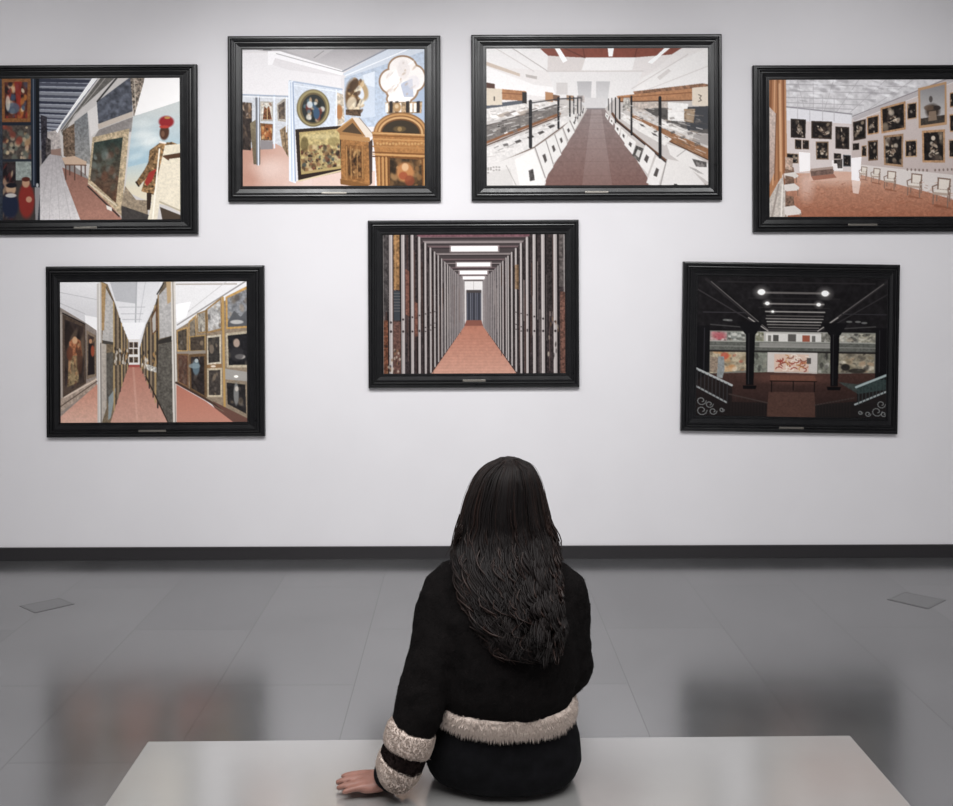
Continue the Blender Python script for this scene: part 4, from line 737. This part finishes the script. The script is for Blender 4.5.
# ---------------------------------------------------------------- framed photographs
PROFILE = [(0, .001), (0, .036), (.04, .045), (.10, .048), (.20, .048), (.235, .044), (.25, .030), (.29, .030), (.31, .043), (.36, .045), (.42, .043), (.435, .029), (.47, .029), (.485, .037), (.54, .037), (.56, .027), (.62, .025), (.80, .019), (.86, .019), (.87, .025), (.93, .025), (.95, .016), (1, .016), (1, .001)]
def framed(corners, pr, plate, canvas, gain, label):
    """corners TL TR BR BL of the outer frame, pr = print rectangle, plate = plate rectangle, all in photo pixels"""
    Yf = WALL - .030
    W4 = [at(*c, Yf) for c in corners]; c = sum(W4, Vector()) / 4
    w = ((W4[1] - W4[0]).length + (W4[2] - W4[3]).length) / 2; h = ((W4[3] - W4[0]).length + (W4[2] - W4[1]).length) / 2
    e = (W4[1] - W4[0]) + (W4[2] - W4[3]); rot = math.atan2(e.z, e.x)
    root = thing('framed_picture', label, 'picture', (c.x, WALL - .001, c.z), 'framed photographs of museum interiors')
    root.rotation_euler = (0, -rot, 0)
    def loc(px, py):
        p = at(px, py, WALL - .01) - c; return p.x * math.cos(rot) + p.z * math.sin(rot), -p.x * math.sin(rot) + p.z * math.cos(rot)
    ax, az = loc(pr[0], pr[1]); bx_, bz = loc(pr[2], pr[3])
    # moulding: mitred sweep of the profile
    bl, br_, bt, bb = ax + w / 2, w / 2 - bx_, h / 2 - az, bz + h / 2
    bm = bmesh.new(); rings = []
    for t, d in PROFILE:
        x0, x1, z0, z1 = -w / 2 + bl * t, w / 2 - br_ * t, -h / 2 + bb * t, h / 2 - bt * t
        d *= .62
        rings.append([bm.verts.new(p) for p in ((x0, -d, z0), (x1, -d, z0), (x1, -d, z1), (x0, -d, z1))])
    rings.append(rings[0])
    for a, b in zip(rings[:-1], rings[1:]):
        for i in range(4): bm.faces.new((a[i], a[(i + 1) % 4], b[(i + 1) % 4], b[i]))
    obj('moulding', bm, M_black, root)
    # the print: a flat sheet whose ink is stored point by point
    img = canvas.out(); ih, iw = img.shape[:2]; o_ = .004
    xs = np.linspace(ax - o_, bx_ + o_, iw); zs = np.linspace(az + o_, bz - o_, ih)
    co = np.zeros((ih, iw, 3), np.float32); co[..., 0] = xs[None]; co[..., 1] = -.008; co[..., 2] = zs[:, None]
    idx = np.arange(ih * iw).reshape(ih, iw)
    q = np.stack([idx[:-1, :-1], idx[1:, :-1], idx[1:, 1:], idx[:-1, 1:]], -1).reshape(-1, 4)
    me = bpy.data.meshes.new('print')
    me.vertices.add(ih * iw); me.vertices.foreach_set('co', co.ravel())
    me.loops.add(q.size); me.loops.foreach_set('vertex_index', q.ravel().astype(np.int32))
    me.polygons.add(len(q)); me.polygons.foreach_set('loop_start', np.arange(0, q.size, 4, dtype=np.int32))
    at_ = me.color_attributes.new('print', 'FLOAT_COLOR', 'POINT')
    img = np.clip(img * 1.06 - .03, 0, 1); img = img.mean(-1, keepdims=True) * .22 + img * .78
    lin = np.where(img <= .04045, img / 12.92, ((img + .055) / 1.055) ** 2.4)
    at_.data.foreach_set('color', np.concatenate([lin, np.ones((ih, iw, 1))], -1).astype(np.float32).ravel())
    me.update(calc_edges=True)
    obj('print', me, print_material(gain), root)
    # small plate on the lower rail
    p0, p1 = loc(plate[0], plate[1]), loc(plate[2], plate[3])
    bm = bmesh.new(); x0, x1, zc = p0[0], p1[0], (p0[1] + p1[1]) / 2; d = .0255
    box(bm, x0, x1, -d - .003, -d + .006, zc - .0065, zc + .0065, .002)
    for x in (x0 + .008, x1 - .008):
        r = bmesh.ops.create_cone(bm, cap_ends=True, segments=10, radius1=.003, radius2=.002, depth=.003)
        for v in r['verts']: v.co = Vector((x + v.co.x, -d - .004 - v.co.z, zc + v.co.y))
    obj('nameplate', bm, M_plate, root)
    return root
framed([(-24, 65.2), (196.8, 63.9), (196.8, 234), (-24, 235.2)], (-7.4, 78.8, 180.4, 219.2), (75, 226, 98, 230), print_turban(), 1.12, 'framed photograph of a picture store with a man in a red hat, top left')
framed([(227.2, 35.6), (440.1, 35.4), (441, 200.9), (227.8, 202)], (242.4, 49.6, 424.7, 185.6), (322, 191.5, 347, 195.5), print_altarpieces(), 1.05, 'framed photograph of gilded altarpieces and a round painting in a store')
framed([(471.4, 34.5), (722.2, 33.6), (722.4, 200), (471.4, 200.6)], (486.4, 48.6, 708.3, 184.9), (584.6, 190.5, 608, 194.5), print_sheets(), 1.05, 'framed photograph of an aisle between tables of white sheets, widest frame, red ceiling')
framed([(753.3, 65), (969.7, 64.6), (969.7, 231.6), (754, 232.2)], (769.3, 79.8, 953.9, 216.4), (847, 223, 876, 227), print_salon(), 1.15, 'framed photograph of a picture gallery with chairs and orange parquet, top right')
framed([(45.1, 266.4), (264.4, 265.4), (263.6, 436.6), (46, 438)], (59.9, 282.2, 247.3, 421.8), (139.5, 428.5, 167, 432.5), print_aisles(), 1.15, 'framed photograph of three red-floored aisles of stored paintings, lower left')
framed([(367.7, 220.2), (578.4, 219.8), (580, 387.4), (368.3, 388.8)], (382.9, 234.9, 565.4, 373), (462.6, 378.5, 485.5, 382.3), print_racks(), 1.0, 'framed photograph of one long corridor between metal racks, centre, above the seated woman')
framed([(682.9, 261.2), (900.4, 264.9), (898.2, 434.4), (681.9, 431.4)], (697.9, 276, 885.9, 418.4), (778, 425.5, 802.7, 429.5), print_hall(), 1.05, 'framed photograph of a dark columned museum hall, lower right, hanging slightly crooked')

# ---------------------------------------------------------------- bench
HB = .45
bl_, br2 = at(148, 741, 1), at(850, 735, 1)
def on_bench(px, py):
    d = at(px, py, 1.); t = (EYE - HB) / (EYE - d.z); return Vector((d.x * t, t, HB))
A, B = on_bench(148, 741.3), on_bench(850, 735.3)
bench = thing('bench', 'long low pale grey lacquered bench that the woman sits on', 'bench', ((A.x + B.x) / 2, (A.y + B.y) / 2, 0))
bench.rotation_euler = (0, 0, math.atan2(B.y - A.y, B.x - A.x))
BW = (B - A).length
bm = bmesh.new(); box(bm, -BW / 2, BW / 2, -.82, 0, HB - .06, HB, .003, 3); obj('bench_top', bm, M_bench, bench)
for s in (-1, 1):
    bm = bmesh.new(); x = s * (BW / 2 - .05); box(bm, x - .03, x + .03, -.79, -.03, 0, HB - .0605, .003); obj('side_panel', bm, M_bench, bench)
bm = bmesh.new(); box(bm, -BW / 2 + .081, BW / 2 - .081, -.44, -.38, .08, HB - .0605, .003); obj('stretcher', bm, M_bench, bench)
# ---------------------------------------------------------------- the seated woman
M_skin = varied(mat('skin', (.3, .15, .11), .55), (.19, .085, .062), (.245, .115, .088), 30, bump=.12, bscale=260)
bsdf(M_skin).inputs['Subsurface Weight'].default_value = .08; bsdf(M_skin).inputs['Subsurface Radius'].default_value = (.01, .004, .002)
M_fleece = varied(mat('black_fleece', (.006, .005, .005), .95), (.004, .0035, .0035), (.006, .005, .005), 60, bump=.5, bscale=220)
M_brown = varied(mat('dark_brown_fleece', (.014, .009, .009), .95), (.010, .007, .007), (.018, .012, .011), 80)
M_cream = varied(mat('cream_fleece', (.62, .52, .46), .95), (.53, .445, .395), (.60, .51, .455), 45)
M_trouser = varied(mat('black_twill', (.006, .006, .007), .85), (.0035, .0035, .004), (.006, .006, .007), 40, bump=.3, bscale=500)
M_hair = varied(mat('dark_hair', (.012, .009, .008), .55), (.005, .004, .004), (.011, .008, .0075), 14, stretch=(1, 1, .15))
M_hair_tip = varied(mat('brown_hair', (.03, .018, .014), .42), (.009, .006, .0055), (.026, .014, .011), 14, stretch=(1, 1, .15))
bsdf(M_hair).inputs['Specular IOR Level'].default_value = .14; bsdf(M_hair_tip).inputs['Specular IOR Level'].default_value = .15
for m_ in (M_fleece, M_brown, M_cream, M_trouser): bsdf(m_).inputs['Specular IOR Level'].default_value = .05
M_cuff = mat('black_rib_cuff', (.005, .005, .006), .9, Specular_IOR_Level=.05)
M_shoe = mat('black_leather', (.012, .012, .012), .35)
M_eye = mat('eye', (.75, .73, .7), .15)
M_iris = mat('dark_iris', (.02, .012, .008), .1)

woman = thing('person', 'long-haired woman seen from behind, seated on the bench in a black jacket with cream bands', 'person', (.1, 2.15, HB))
ORG = Vector((.1, 2.15, HB))
def wpart(name, bm_or_me, m, smooth=True, parent=None):
    o = obj(name, bm_or_me, m, parent or woman, smooth)
    if parent is None: o.matrix_parent_inverse = Matrix.Translation(-ORG)
    return o
rw = random.Random(5)

# joints
HC = Vector((.112, 2.285, 1.122))                        # centre of the head
L_SH, R_SH = Vector((-.045, 2.215, .895)), Vector((.250, 2.22, .895))
L_EL, R_EL = Vector((-.098, 2.115, .70)), Vector((.263, 2.19, .715))
L_WR = Vector((-.186, 2.088, .486)); R_WR = Vector((.205, 2.43, .64))
HIPS = [Vector((.03, 2.17, .535)), Vector((.175, 2.17, .535))]
KNEE = [Vector((.01, 2.585, .53)), Vector((.20, 2.585, .53))]
ANK = [Vector((.0, 2.60, .09)), Vector((.21, 2.62, .09))]
TORSO = [(.103, 2.165, .475, .120, .090), (.103, 2.165, .54, .150, .105), (.104, 2.165, .60, .140, .098), (.108, 2.17, .68, .132, .095), (.110, 2.18, .76, .142, .100), (.110, 2.205, .84, .150, .100), (.110, 2.225, .90, .145, .088), (.111, 2.235, .94, .105, .070), (.112, 2.24, .965, .062, .055)]

def hand(bm, wr, d, side, up, L=.142, curl=.25):
    """palm with four jointed fingers and a thumb; d: towards the fingertips, side: towards the thumb"""
    d, side, up = d.normalized(), side.normalized(), up.normalized()
    P = lambda a, b, c: wr + d * a + side * b + up * c
    # palm: a flattened fan from the wrist to the knuckles
    rings = []
    for a, hw, th, ce, cu in ((-.03, .022, .017, 0, .020), (0, .026, .018, 0, .007), (.018, .033, .018, .001, .001), (.04, .038, .016, 0, 0), (.058, .038, .0135, -.001, 0), (.066, .034, .010, -.002, 0)):
        rings.append([bm.verts.new(P(a, ce + hw * math.copysign(abs(math.cos(t)) ** .8, math.cos(t)), cu + th * math.sin(t))) for t in [2 * math.pi * k / 16 for k in range(16)]])
    bridge(bm, rings)
    for b, ln, ang, r in ((.0275, .062, .06, .0088), (.0092, .069, -.02, .0092), (-.0092, .063, -.10, .0088), (-.0268, .050, -.18, .0078)):
        ln *= L / .142
        pts = []; x, z = .048 - abs(b) * .18, .002; pts.append((x - .02, z, r * 1.1)); pts.append((x + .012, z + .003, r * 1.15))
        bend = 0.
        x += .012; z += .003
        for seg, k in ((.46, .10), (.30, .55), (.24, .45)):
            bend += k * curl * 1.6
            x += ln * seg * math.cos(bend); z -= ln * seg * math.sin(bend)
            pts.append((x, z, r * (.98 if seg > .4 else .9 if seg > .28 else .78)))
        tube(bm, [(*P(px, b * (1 + .0) + math.tan(ang) * (px - .048), pz), pr) for px, pz, pr in pts], n=10, sub=3)
    tube(bm, [(*P(.000, .022, -.004), .0125), (*P(.022, .038, -.006), .0120), (*P(.046, .052, -.008), .0095), (*P(.066, .056, -.012), .0085)], n=10, sub=3)

# --- body: one continuous figure
bm = bmesh.new()
loft(bm, TORSO, 24, 2.3)
tube(bm, [(.112, 2.235, .94, .058), (.112, 2.25, .985, .052), (.112, 2.268, 1.04, .050)], 14)
# head: cranium, face, jaw, features (she looks towards the wall, +Y)
ball(bm, HC + Vector((0, -.012, .022)), .073, .090, .082); ball(bm, HC + Vector((0, .028, -.022)), .062, .062, .085); ball(bm, HC + Vector((0, .048, -.082)), .036, .034, .026)
tube(bm, [(*(HC + Vector((0, .088, .012))), .008), (*(HC + Vector((0, .100, -.012))), .011), (*(HC + Vector((0, .107, -.030))), .012)], 10)
for s in (-1, 1):
    ball(bm, HC + Vector((s * .009, .098, -.034)), .009); ball(bm, HC + Vector((s * .03, .080, .028)), .024, .010, .007); ball(bm, HC + Vector((s * .038, .070, -.022)), .022, .018, .018)
    ball(bm, HC + Vector((s * .073, -.002, -.008)), .008, .020, .031, Matrix.Rotation(s * -.25, 3, 'Z')); ball(bm, HC + Vector((s * .074, .004, -.03)), .007, .010, .012)
    ball(bm, HC + Vector((s * .031, .072, .006)), .018, .014, .011)
ball(bm, HC + Vector((0, .088, -.054)), .022, .010, .006); ball(bm, HC + Vector((0, .086, -.064)), .019, .010, .007)
# arms
tube(bm, [(*(L_SH + Vector((.05, .0, .0))), .046), (*L_SH, .046), (*L_SH.lerp(L_EL, .5), .041), (*L_EL, .036), (*L_EL.lerp(L_WR, .35), .036), (*L_EL.lerp(L_WR, .75), .027), (*L_WR, .022)], 14)
tube(bm, [(*(R_SH - Vector((.05, .0, .0))), .046), (*R_SH, .046), (*R_SH.lerp(R_EL, .5), .041), (*R_EL, .036), (*R_EL.lerp(R_WR, .35), .036), (*R_EL.lerp(R_WR, .75), .027), (*R_WR, .022)], 14)
hand(bm, L_WR + Vector((-.004, .006, -.013)), Vector((-1, .0, -.045)), Vector((.0, 1, .0)), Vector((-.045, 0, 1)), curl=.10)
hand(bm, R_WR + Vector((-.004, .012, .0)), Vector((-.55, .85, -.10)), Vector((-.85, -.55, .0)), Vector((.0, -.1, 1)), curl=.35)
# legs and bare feet inside the shoes
for i in (0, 1):
    tube(bm, [(*(HIPS[i] + Vector((0, -.02, .0))), .085), (*HIPS[i].lerp(KNEE[i], .3), .078), (*HIPS[i].lerp(KNEE[i], .7), .062), (*KNEE[i], .052), (*KNEE[i].lerp(ANK[i], .3), .052), (*KNEE[i].lerp(ANK[i], .7), .038), (*ANK[i], .034)], 14)
    tube(bm, [(*(ANK[i] + Vector((0, -.02, -.035))), .032), (*(ANK[i] + Vector((0, .06, -.045))), .030), (*(ANK[i] + Vector((0, .14, -.058))), .022)], 12)
body = wpart('body', fused(bm, .0042, 3), M_skin)
for s in (-1, 1):
    bm = bmesh.new(); ball(bm, HC + Vector((s * .031, .0745, .006)), .0108); e = wpart('eye', bm, M_eye)
    bm = bmesh.new(); ball(bm, HC + Vector((s * .031, .0836, .006)), .0055, .0025, .0055); obj('iris', bm, M_iris, e, True)
# fingernails of the propped hand are too small to read; the hand's skin carries on under the cuff

# --- trousers
bm = bmesh.new()
loft(bm, [(.095, 2.150, .4535, .126, .080), (.095, 2.150, .458, .160, .098), (.095, 2.150, .475, .186, .114), (.095, 2.151, .51, .199, .122), (.095, 2.155, .55, .195, .122), (.102, 2.162, .60, .174, .114), (.108, 2.17, .66, .155, .105)], 32, 2.35)
for i in (0, 1):
    h = HIPS[i]; k = KNEE[i]; a = ANK[i]
    tube(bm, [(*(h + Vector((0, -.0, .005))), .086), (*(h.lerp(k, .35) + Vector((0, 0, .002))), .083), (*h.lerp(k, .75), .071), (*k, .062), (*k.lerp(a, .3), .060), (*k.lerp(a, .7), .052), (*k.lerp(a, .93), .048)], 16)
tr = wpart('trousers', fused(bm, .006, 12, displace=((.09, .010), (.03, .003))), M_trouser)
tr['label'] = 'plain black trousers'
# --- shoes
for i in (0, 1):
    a = ANK[i]; bm = bmesh.new()
    tube(bm, [(a.x, a.y - .03, .050, .040), (a.x, a.y + .04, .050, .042), (a.x, a.y + .12, .042, .042), (a.x, a.y + .17, .036, .033)], 14, flat=1.)
    tube(bm, [(a.x, a.y - .005, .06, .042), (a.x, a.y - .005, .12, .042)], 14, sub=1)
    for v in bm.verts: v.co.z = max(v.co.z, .0015)
    wpart('shoe', fused(bm, .005, 3), M_shoe)

# --- jacket: torso and sleeves melted together
JT = [(.102, 2.165, .640, .150, .105), (.102, 2.165, .648, .172, .128), (.105, 2.168, .68, .178, .134), (.110, 2.175, .74, .184, .140), (.110, 2.19, .80, .188, .140), (.110, 2.205, .86, .184, .132), (.110, 2.222, .91, .172, .112), (.111, 2.232, .95, .130, .088), (.112, 2.24, .98, .085, .070), (.112, 2.246, .998, .066, .062)]
LS = [(*(L_SH + Vector((.06, .0, .01))), .072), (*(L_SH + Vector((0, 0, -.005))), .071), (-.072, 2.165, .80, .067), (-.098, 2.115, .71, .063), (-.118, 2.093, .645, .060), (-.134, 2.083, .598, .056)]
RS = [(*(R_SH - Vector((.06, .0, -.01))), .072), (*(R_SH + Vector((0, 0, -.005))), .071), (.261, 2.20, .80, .063), (.263, 2.19, .715, .064), (.250, 2.26, .682, .058), (.232, 2.36, .664, .054), (.220, 2.395, .656, .050)]
bm = bmesh.new(); loft(bm, JT, 32, 2.3); tube(bm, LS, 18); tube(bm, RS, 18); ball(bm, (.262, 2.20, .735), .066, .07, .07); ball(bm, (.243, 2.20, .70), .07, .09, .07)
me = fused(bm, .007, 7, displace=((.13, .022), (.045, .008), (.015, .003)))
bm = mesh_to_bm(me); bpy.data.meshes.remove(me)
tufts(bm, bm.faces[:], 9000, .003, .0065, .0009, rw, .5, .6)
jk = wpart('jacket', bm, M_fleece, True); jk['label'] = 'black fleece jacket'
# --- cream pile hem and cuffs
def ring_band(name, secs, m, count, l0, l1, power=2.3):
    bm = bmesh.new(); loft(bm, secs, 64, power)
    bmesh.ops.subdivide_edges(bm, edges=[e for e in bm.edges if abs(e.verts[0].co.z - e.verts[1].co.z) > .004 and len(e.link_faces) == 2], cuts=2)
    for v in bm.verts: v.co += Vector((rw.uniform(-1, 1), rw.uniform(-1, 1), rw.uniform(-1, 1))) * .0022
    fs = [f for f in bm.faces if abs(f.normal.z) < .9 or len(f.verts) < 9]
    tufts(bm, fs, int(count * 2.6), l0, l1, .0009, rw, 1.0, .3)
    return wpart(name, bm, m)
ring_band('hem_band', [(.101, 2.165, .603, .150, .104), (.101, 2.165, .604, .168, .122), (.101, 2.165, .616, .176, .131), (.101, 2.165, .632, .178, .134), (.101, 2.166, .648, .177, .132), (.101, 2.167, .656, .168, .122), (.101, 2.167, .657, .140, .100)], M_cream, 4200, .007, .015)['label'] = 'cream fleece hem band'
def sleeve_band(name, pts, m, count, l0, l1):
    bm = bmesh.new(); tube(bm, pts, 28, 2, round_ends=False)
    for v in bm.verts: v.co += Vector((rw.uniform(-1, 1), rw.uniform(-1, 1), rw.uniform(-1, 1))) * .0008
    tufts(bm, [f for f in bm.faces if len(f.verts) < 9], int(count * 2.8), l0, l1, .0009, rw, .9, .25)
    return wpart(name, bm, m)
sleeve_band('sleeve_band', [(-.130, 2.085, .612, .052), (-.132, 2.084, .607, .060), (-.138, 2.080, .585, .0615), (-.145, 2.077, .566, .059), (-.147, 2.076, .560, .050)], M_cream, 1500, .006, .013)['label'] = 'cream fleece band above the cuff'
sleeve_band('sleeve_stripe', [(-.143, 2.077, .574, .052), (-.150, 2.075, .552, .0545), (-.158, 2.073, .532, .0545), (-.163, 2.073, .520, .050)], M_brown, 900, .005, .010)['label'] = 'dark brown fleece stripe between the cream bands'
sleeve_band('cuff_band', [(-.155, 2.073, .540, .050), (-.158, 2.073, .533, .0565), (-.168, 2.074, .517, .056), (-.180, 2.077, .504, .050), (-.184, 2.079, .500, .038)], M_cream, 1300, .006, .013)['label'] = 'cream fleece cuff band'
bm = bmesh.new(); tube(bm, [(-.170, 2.077, .512, .038), (-.186, 2.080, .500, .039), (-.197, 2.084, .491, .037), (-.199, 2.085, .489, .030)], 22, 3, round_ends=False); wpart('wrist_cuff', bm, M_cuff)['label'] = 'narrow black rib cuff'

# --- hair: a shaped mass with several hundred wavy locks laid over it
def hx_(px, Y): return (px - CX) * Y / F
HAIR = []                                                # (z, x left, x right, back Y, front Y)
for py, xl, xr, yb, yf in ((458.5, 505, 512, 2.262, 2.300), (461.5, 497, 520, 2.228, 2.335), (468, 486, 530, 2.208, 2.350), (478, 477, 536, 2.192, 2.350), (492, 470, 541, 2.180, 2.345), (510, 464, 545, 2.172, 2.335), (530, 460, 550, 2.165, 2.325), (546, 456, 555, 2.150, 2.312), (560, 453, 557, 2.128, 2.300), (575, 455, 558, 2.105, 2.270), (595, 460, 558, 2.080, 2.22), (615, 467, 558, 2.058, 2.18), (632, 478, 557, 2.045, 2.14), (648, 490, 554, 2.036, 2.10), (661, 503, 550, 2.032, 2.07)):
    Ym = yb + min(.06, (yf - yb) / 2)
    HAIR.append([EYE - (py - CY) * (yb * .4 + Ym * .6) / F, hx_(xl, Ym), hx_(xr, Ym), yb, yf])
bm = bmesh.new(); loft(bm, [((a + b) / 2, (c + d) / 2 + .012 * max(0, i - 7) / 6, z, (b - a) / 2 * (.97 - .05 * max(0, i - 7)), (d - c) / 2 * .95) for i, (z, a, b, c, d) in list(enumerate(HAIR))[-3::-1]], 40, 2.15)
hair = wpart('hair', fused(bm, .006, 4, displace=((.02, .006),)), M_hair); hair['label'] = 'long dark wavy hair'
HS = smoothpath(HAIR, 4)
def lock(bm, t, s0, s1, rad, lift, wav, ph, wl, drift=0.):
    """one lock following the mass: t runs over the back from left (-1) to right (1)"""
    n0, n1 = int(s0 * (len(HS) - 1)), int(s1 * (len(HS) - 1)); rows = []
    z0 = HS[n0][0]
    for i in range(n0, n1 + 1):
        z, a, b, c, d = HS[i]; f = (i - n0) / max(1, n1 - n0); k = (HS[0][0] - z) / (HS[0][0] - HS[-1][0])
        tt = t + drift * f
        an = tt * 1.75                                    # angle around the section, 0 = straight back
        q = Vector(((a + b) / 2 + ((b - a) / 2 + lift) * math.sin(an), (c + d) / 2 - ((d - c) / 2 + lift) * math.cos(an), z))
        amp = wav * max(0, k - .28) * (1 + .5 * max(0, f - .75) * 4)
        ph_ = ph + (z0 - z) * 2 * math.pi / wl
        q += Vector((math.cos(an), math.sin(an), 0)) * amp * math.sin(ph_) + Vector((math.sin(an), -math.cos(an), 0)) * amp * .55 * math.cos(ph_ * 1.07)
        rows.append((*q, rad * (.12 + .88 * min(1, f * 5)) * (1 - .75 * max(0, f - .6) / .4)))
    if len(rows) > 3: tube(bm, rows, 5, 1, flat=.8, round_ends=False)
bm = bmesh.new()
for k in range(120):
    t = rw.uniform(-1, 1); s0 = rw.choice([rw.uniform(.01, .08), rw.uniform(.05, .5), rw.uniform(.3, .55)]); s1 = 1 - .16 * rw.random() ** 2
    wav, ph, wl, dr = rw.uniform(.018, .042), rw.uniform(0, 6.3), rw.uniform(.085, .14), rw.uniform(-.16, .16)
    for q in range(12):
        lock(bm, (t + rw.gauss(0, .032)) * .96, s0 + rw.uniform(0, .03), s1 - rw.uniform(0, .07), rw.uniform(.0012, .0030), rw.uniform(-.002, .004), wav * rw.uniform(.85, 1.15), ph + rw.gauss(0, .22), wl, dr)
obj('locks', bm, M_hair, hair, True)
bm = bmesh.new()
for k in range(110):
    t = rw.choice((-1, 1)) * rw.uniform(.62, 1.0) if k < 60 else rw.uniform(-.8, .8); s0 = rw.uniform(.2, .72)
    lock(bm, t, s0, min(1, s0 + rw.uniform(.2, .5)), rw.uniform(.0012, .003), rw.uniform(.002, .008), rw.uniform(.02, .05), rw.uniform(0, 6.3), rw.uniform(.05, .09), rw.uniform(-.05, .05))
for k in range(46):                                       # loose ends that flick out beside the neck
    s = rw.choice((-1, 1)); py = rw.uniform(538, 566)
    x0 = (461 if s < 0 else 549) + rw.uniform(-2, 2); Y = 2.21 + rw.uniform(-.02, .04)
    p = at(x0, py - 24, Y); q = at(x0 + s * rw.uniform(3, 11), py - 4, Y); e = at(x0 + s * rw.uniform(2, 15), py + rw.uniform(6, 24), Y - .03)
    tube(bm, [(*p, .0016), (*q, .0016), (*e, .0006)], 4, 4, round_ends=False)
obj('brown_ends', bm, M_hair_tip, hair, True)['label'] = 'brownish loose hair ends'
bm = bmesh.new()
for k in range(60):                                       # fine flyaway hairs
    t = rw.uniform(-1, 1); s0 = rw.uniform(.0, .25); lock(bm, t * .98, s0, s0 + rw.uniform(.15, .4), .0006, rw.uniform(.002, .009), .02, rw.uniform(0, 6.3), .08, rw.uniform(-.15, .15))
obj('flyaway_hairs', bm, M_hair_tip, hair, True)
# ---------------------------------------------------------------- light
def area(name, loc, target, size, power, col=(1, 1, 1), sy=None, spread=math.pi):
    l = bpy.data.lights.new(name, 'AREA'); l.energy = power; l.color = col; l.size = size; l.spread = spread
    if sy: l.shape = 'RECTANGLE'; l.size_y = sy
    o = bpy.data.objects.new(name, l); COL.objects.link(o); o.location = loc
    o.rotation_euler = (Vector(target) - Vector(loc)).to_track_quat('-Z', 'Y').to_euler(); return o
def spot(name, loc, target, power, angle, blend=1., radius=.06, col=(1, 1, 1)):
    l = bpy.data.lights.new(name, 'SPOT'); l.energy = power; l.color = col; l.spot_size = math.radians(angle); l.spot_blend = blend; l.shadow_soft_size = radius
    o = bpy.data.objects.new(name, l); COL.objects.link(o); o.location = loc
    o.rotation_euler = (Vector(target) - Vector(loc)).to_track_quat('-Z', 'Y').to_euler(); return o
spot('track_spot', (-1.5, 2.4, 4.15), (-.95, WALL, 2.0), 190, 58, radius=.2)
spot('track_spot', (.5, 2.4, 4.15), (.35, WALL, 2.05), 155, 58, radius=.2)
spot('track_spot', (2.6, 2.4, 4.15), (2.1, WALL, 2.1), 90, 66, radius=.2)
spot('track_spot', (-3.6, 2.4, 4.15), (-2.9, WALL, 2.1), 80, 66, radius=.2)
area('ambient_fill', (0, 1.2, 4.2), (0, 1.2, 0), 5.5, 320, sy=2.5)  # unseen broad overhead lamp, added to lift the ambient level
w = bpy.data.worlds.new('world'); SC.world = w; w.use_nodes = True
w.node_tree.nodes['Background'].inputs[0].default_value = (.5, .5, .5, 1); w.node_tree.nodes['Background'].inputs[1].default_value = .1

# ---------------------------------------------------------------- camera
cam = bpy.data.cameras.new('camera'); co_ = bpy.data.objects.new('camera', cam); COL.objects.link(co_)
cam.sensor_fit = 'HORIZONTAL'; cam.sensor_width = 36; cam.lens = F / 953 * 36
cam.shift_x = (476.5 - CX) / 953; cam.shift_y = (CY - 403) / 953
co_.matrix_world = Matrix.Translation((0, 0, EYE)) @ Matrix.Rotation(math.pi / 2, 4, 'X') @ Matrix.Rotation(-ROLL, 4, 'Z')
cam.clip_start = .05
SC.camera = co_
SC.view_settings.view_transform = 'Standard'; SC.view_settings.look = 'None'
SC.view_settings.gamma = 1; SC.view_settings.use_curve_mapping = False
SC.view_settings.exposure = 0
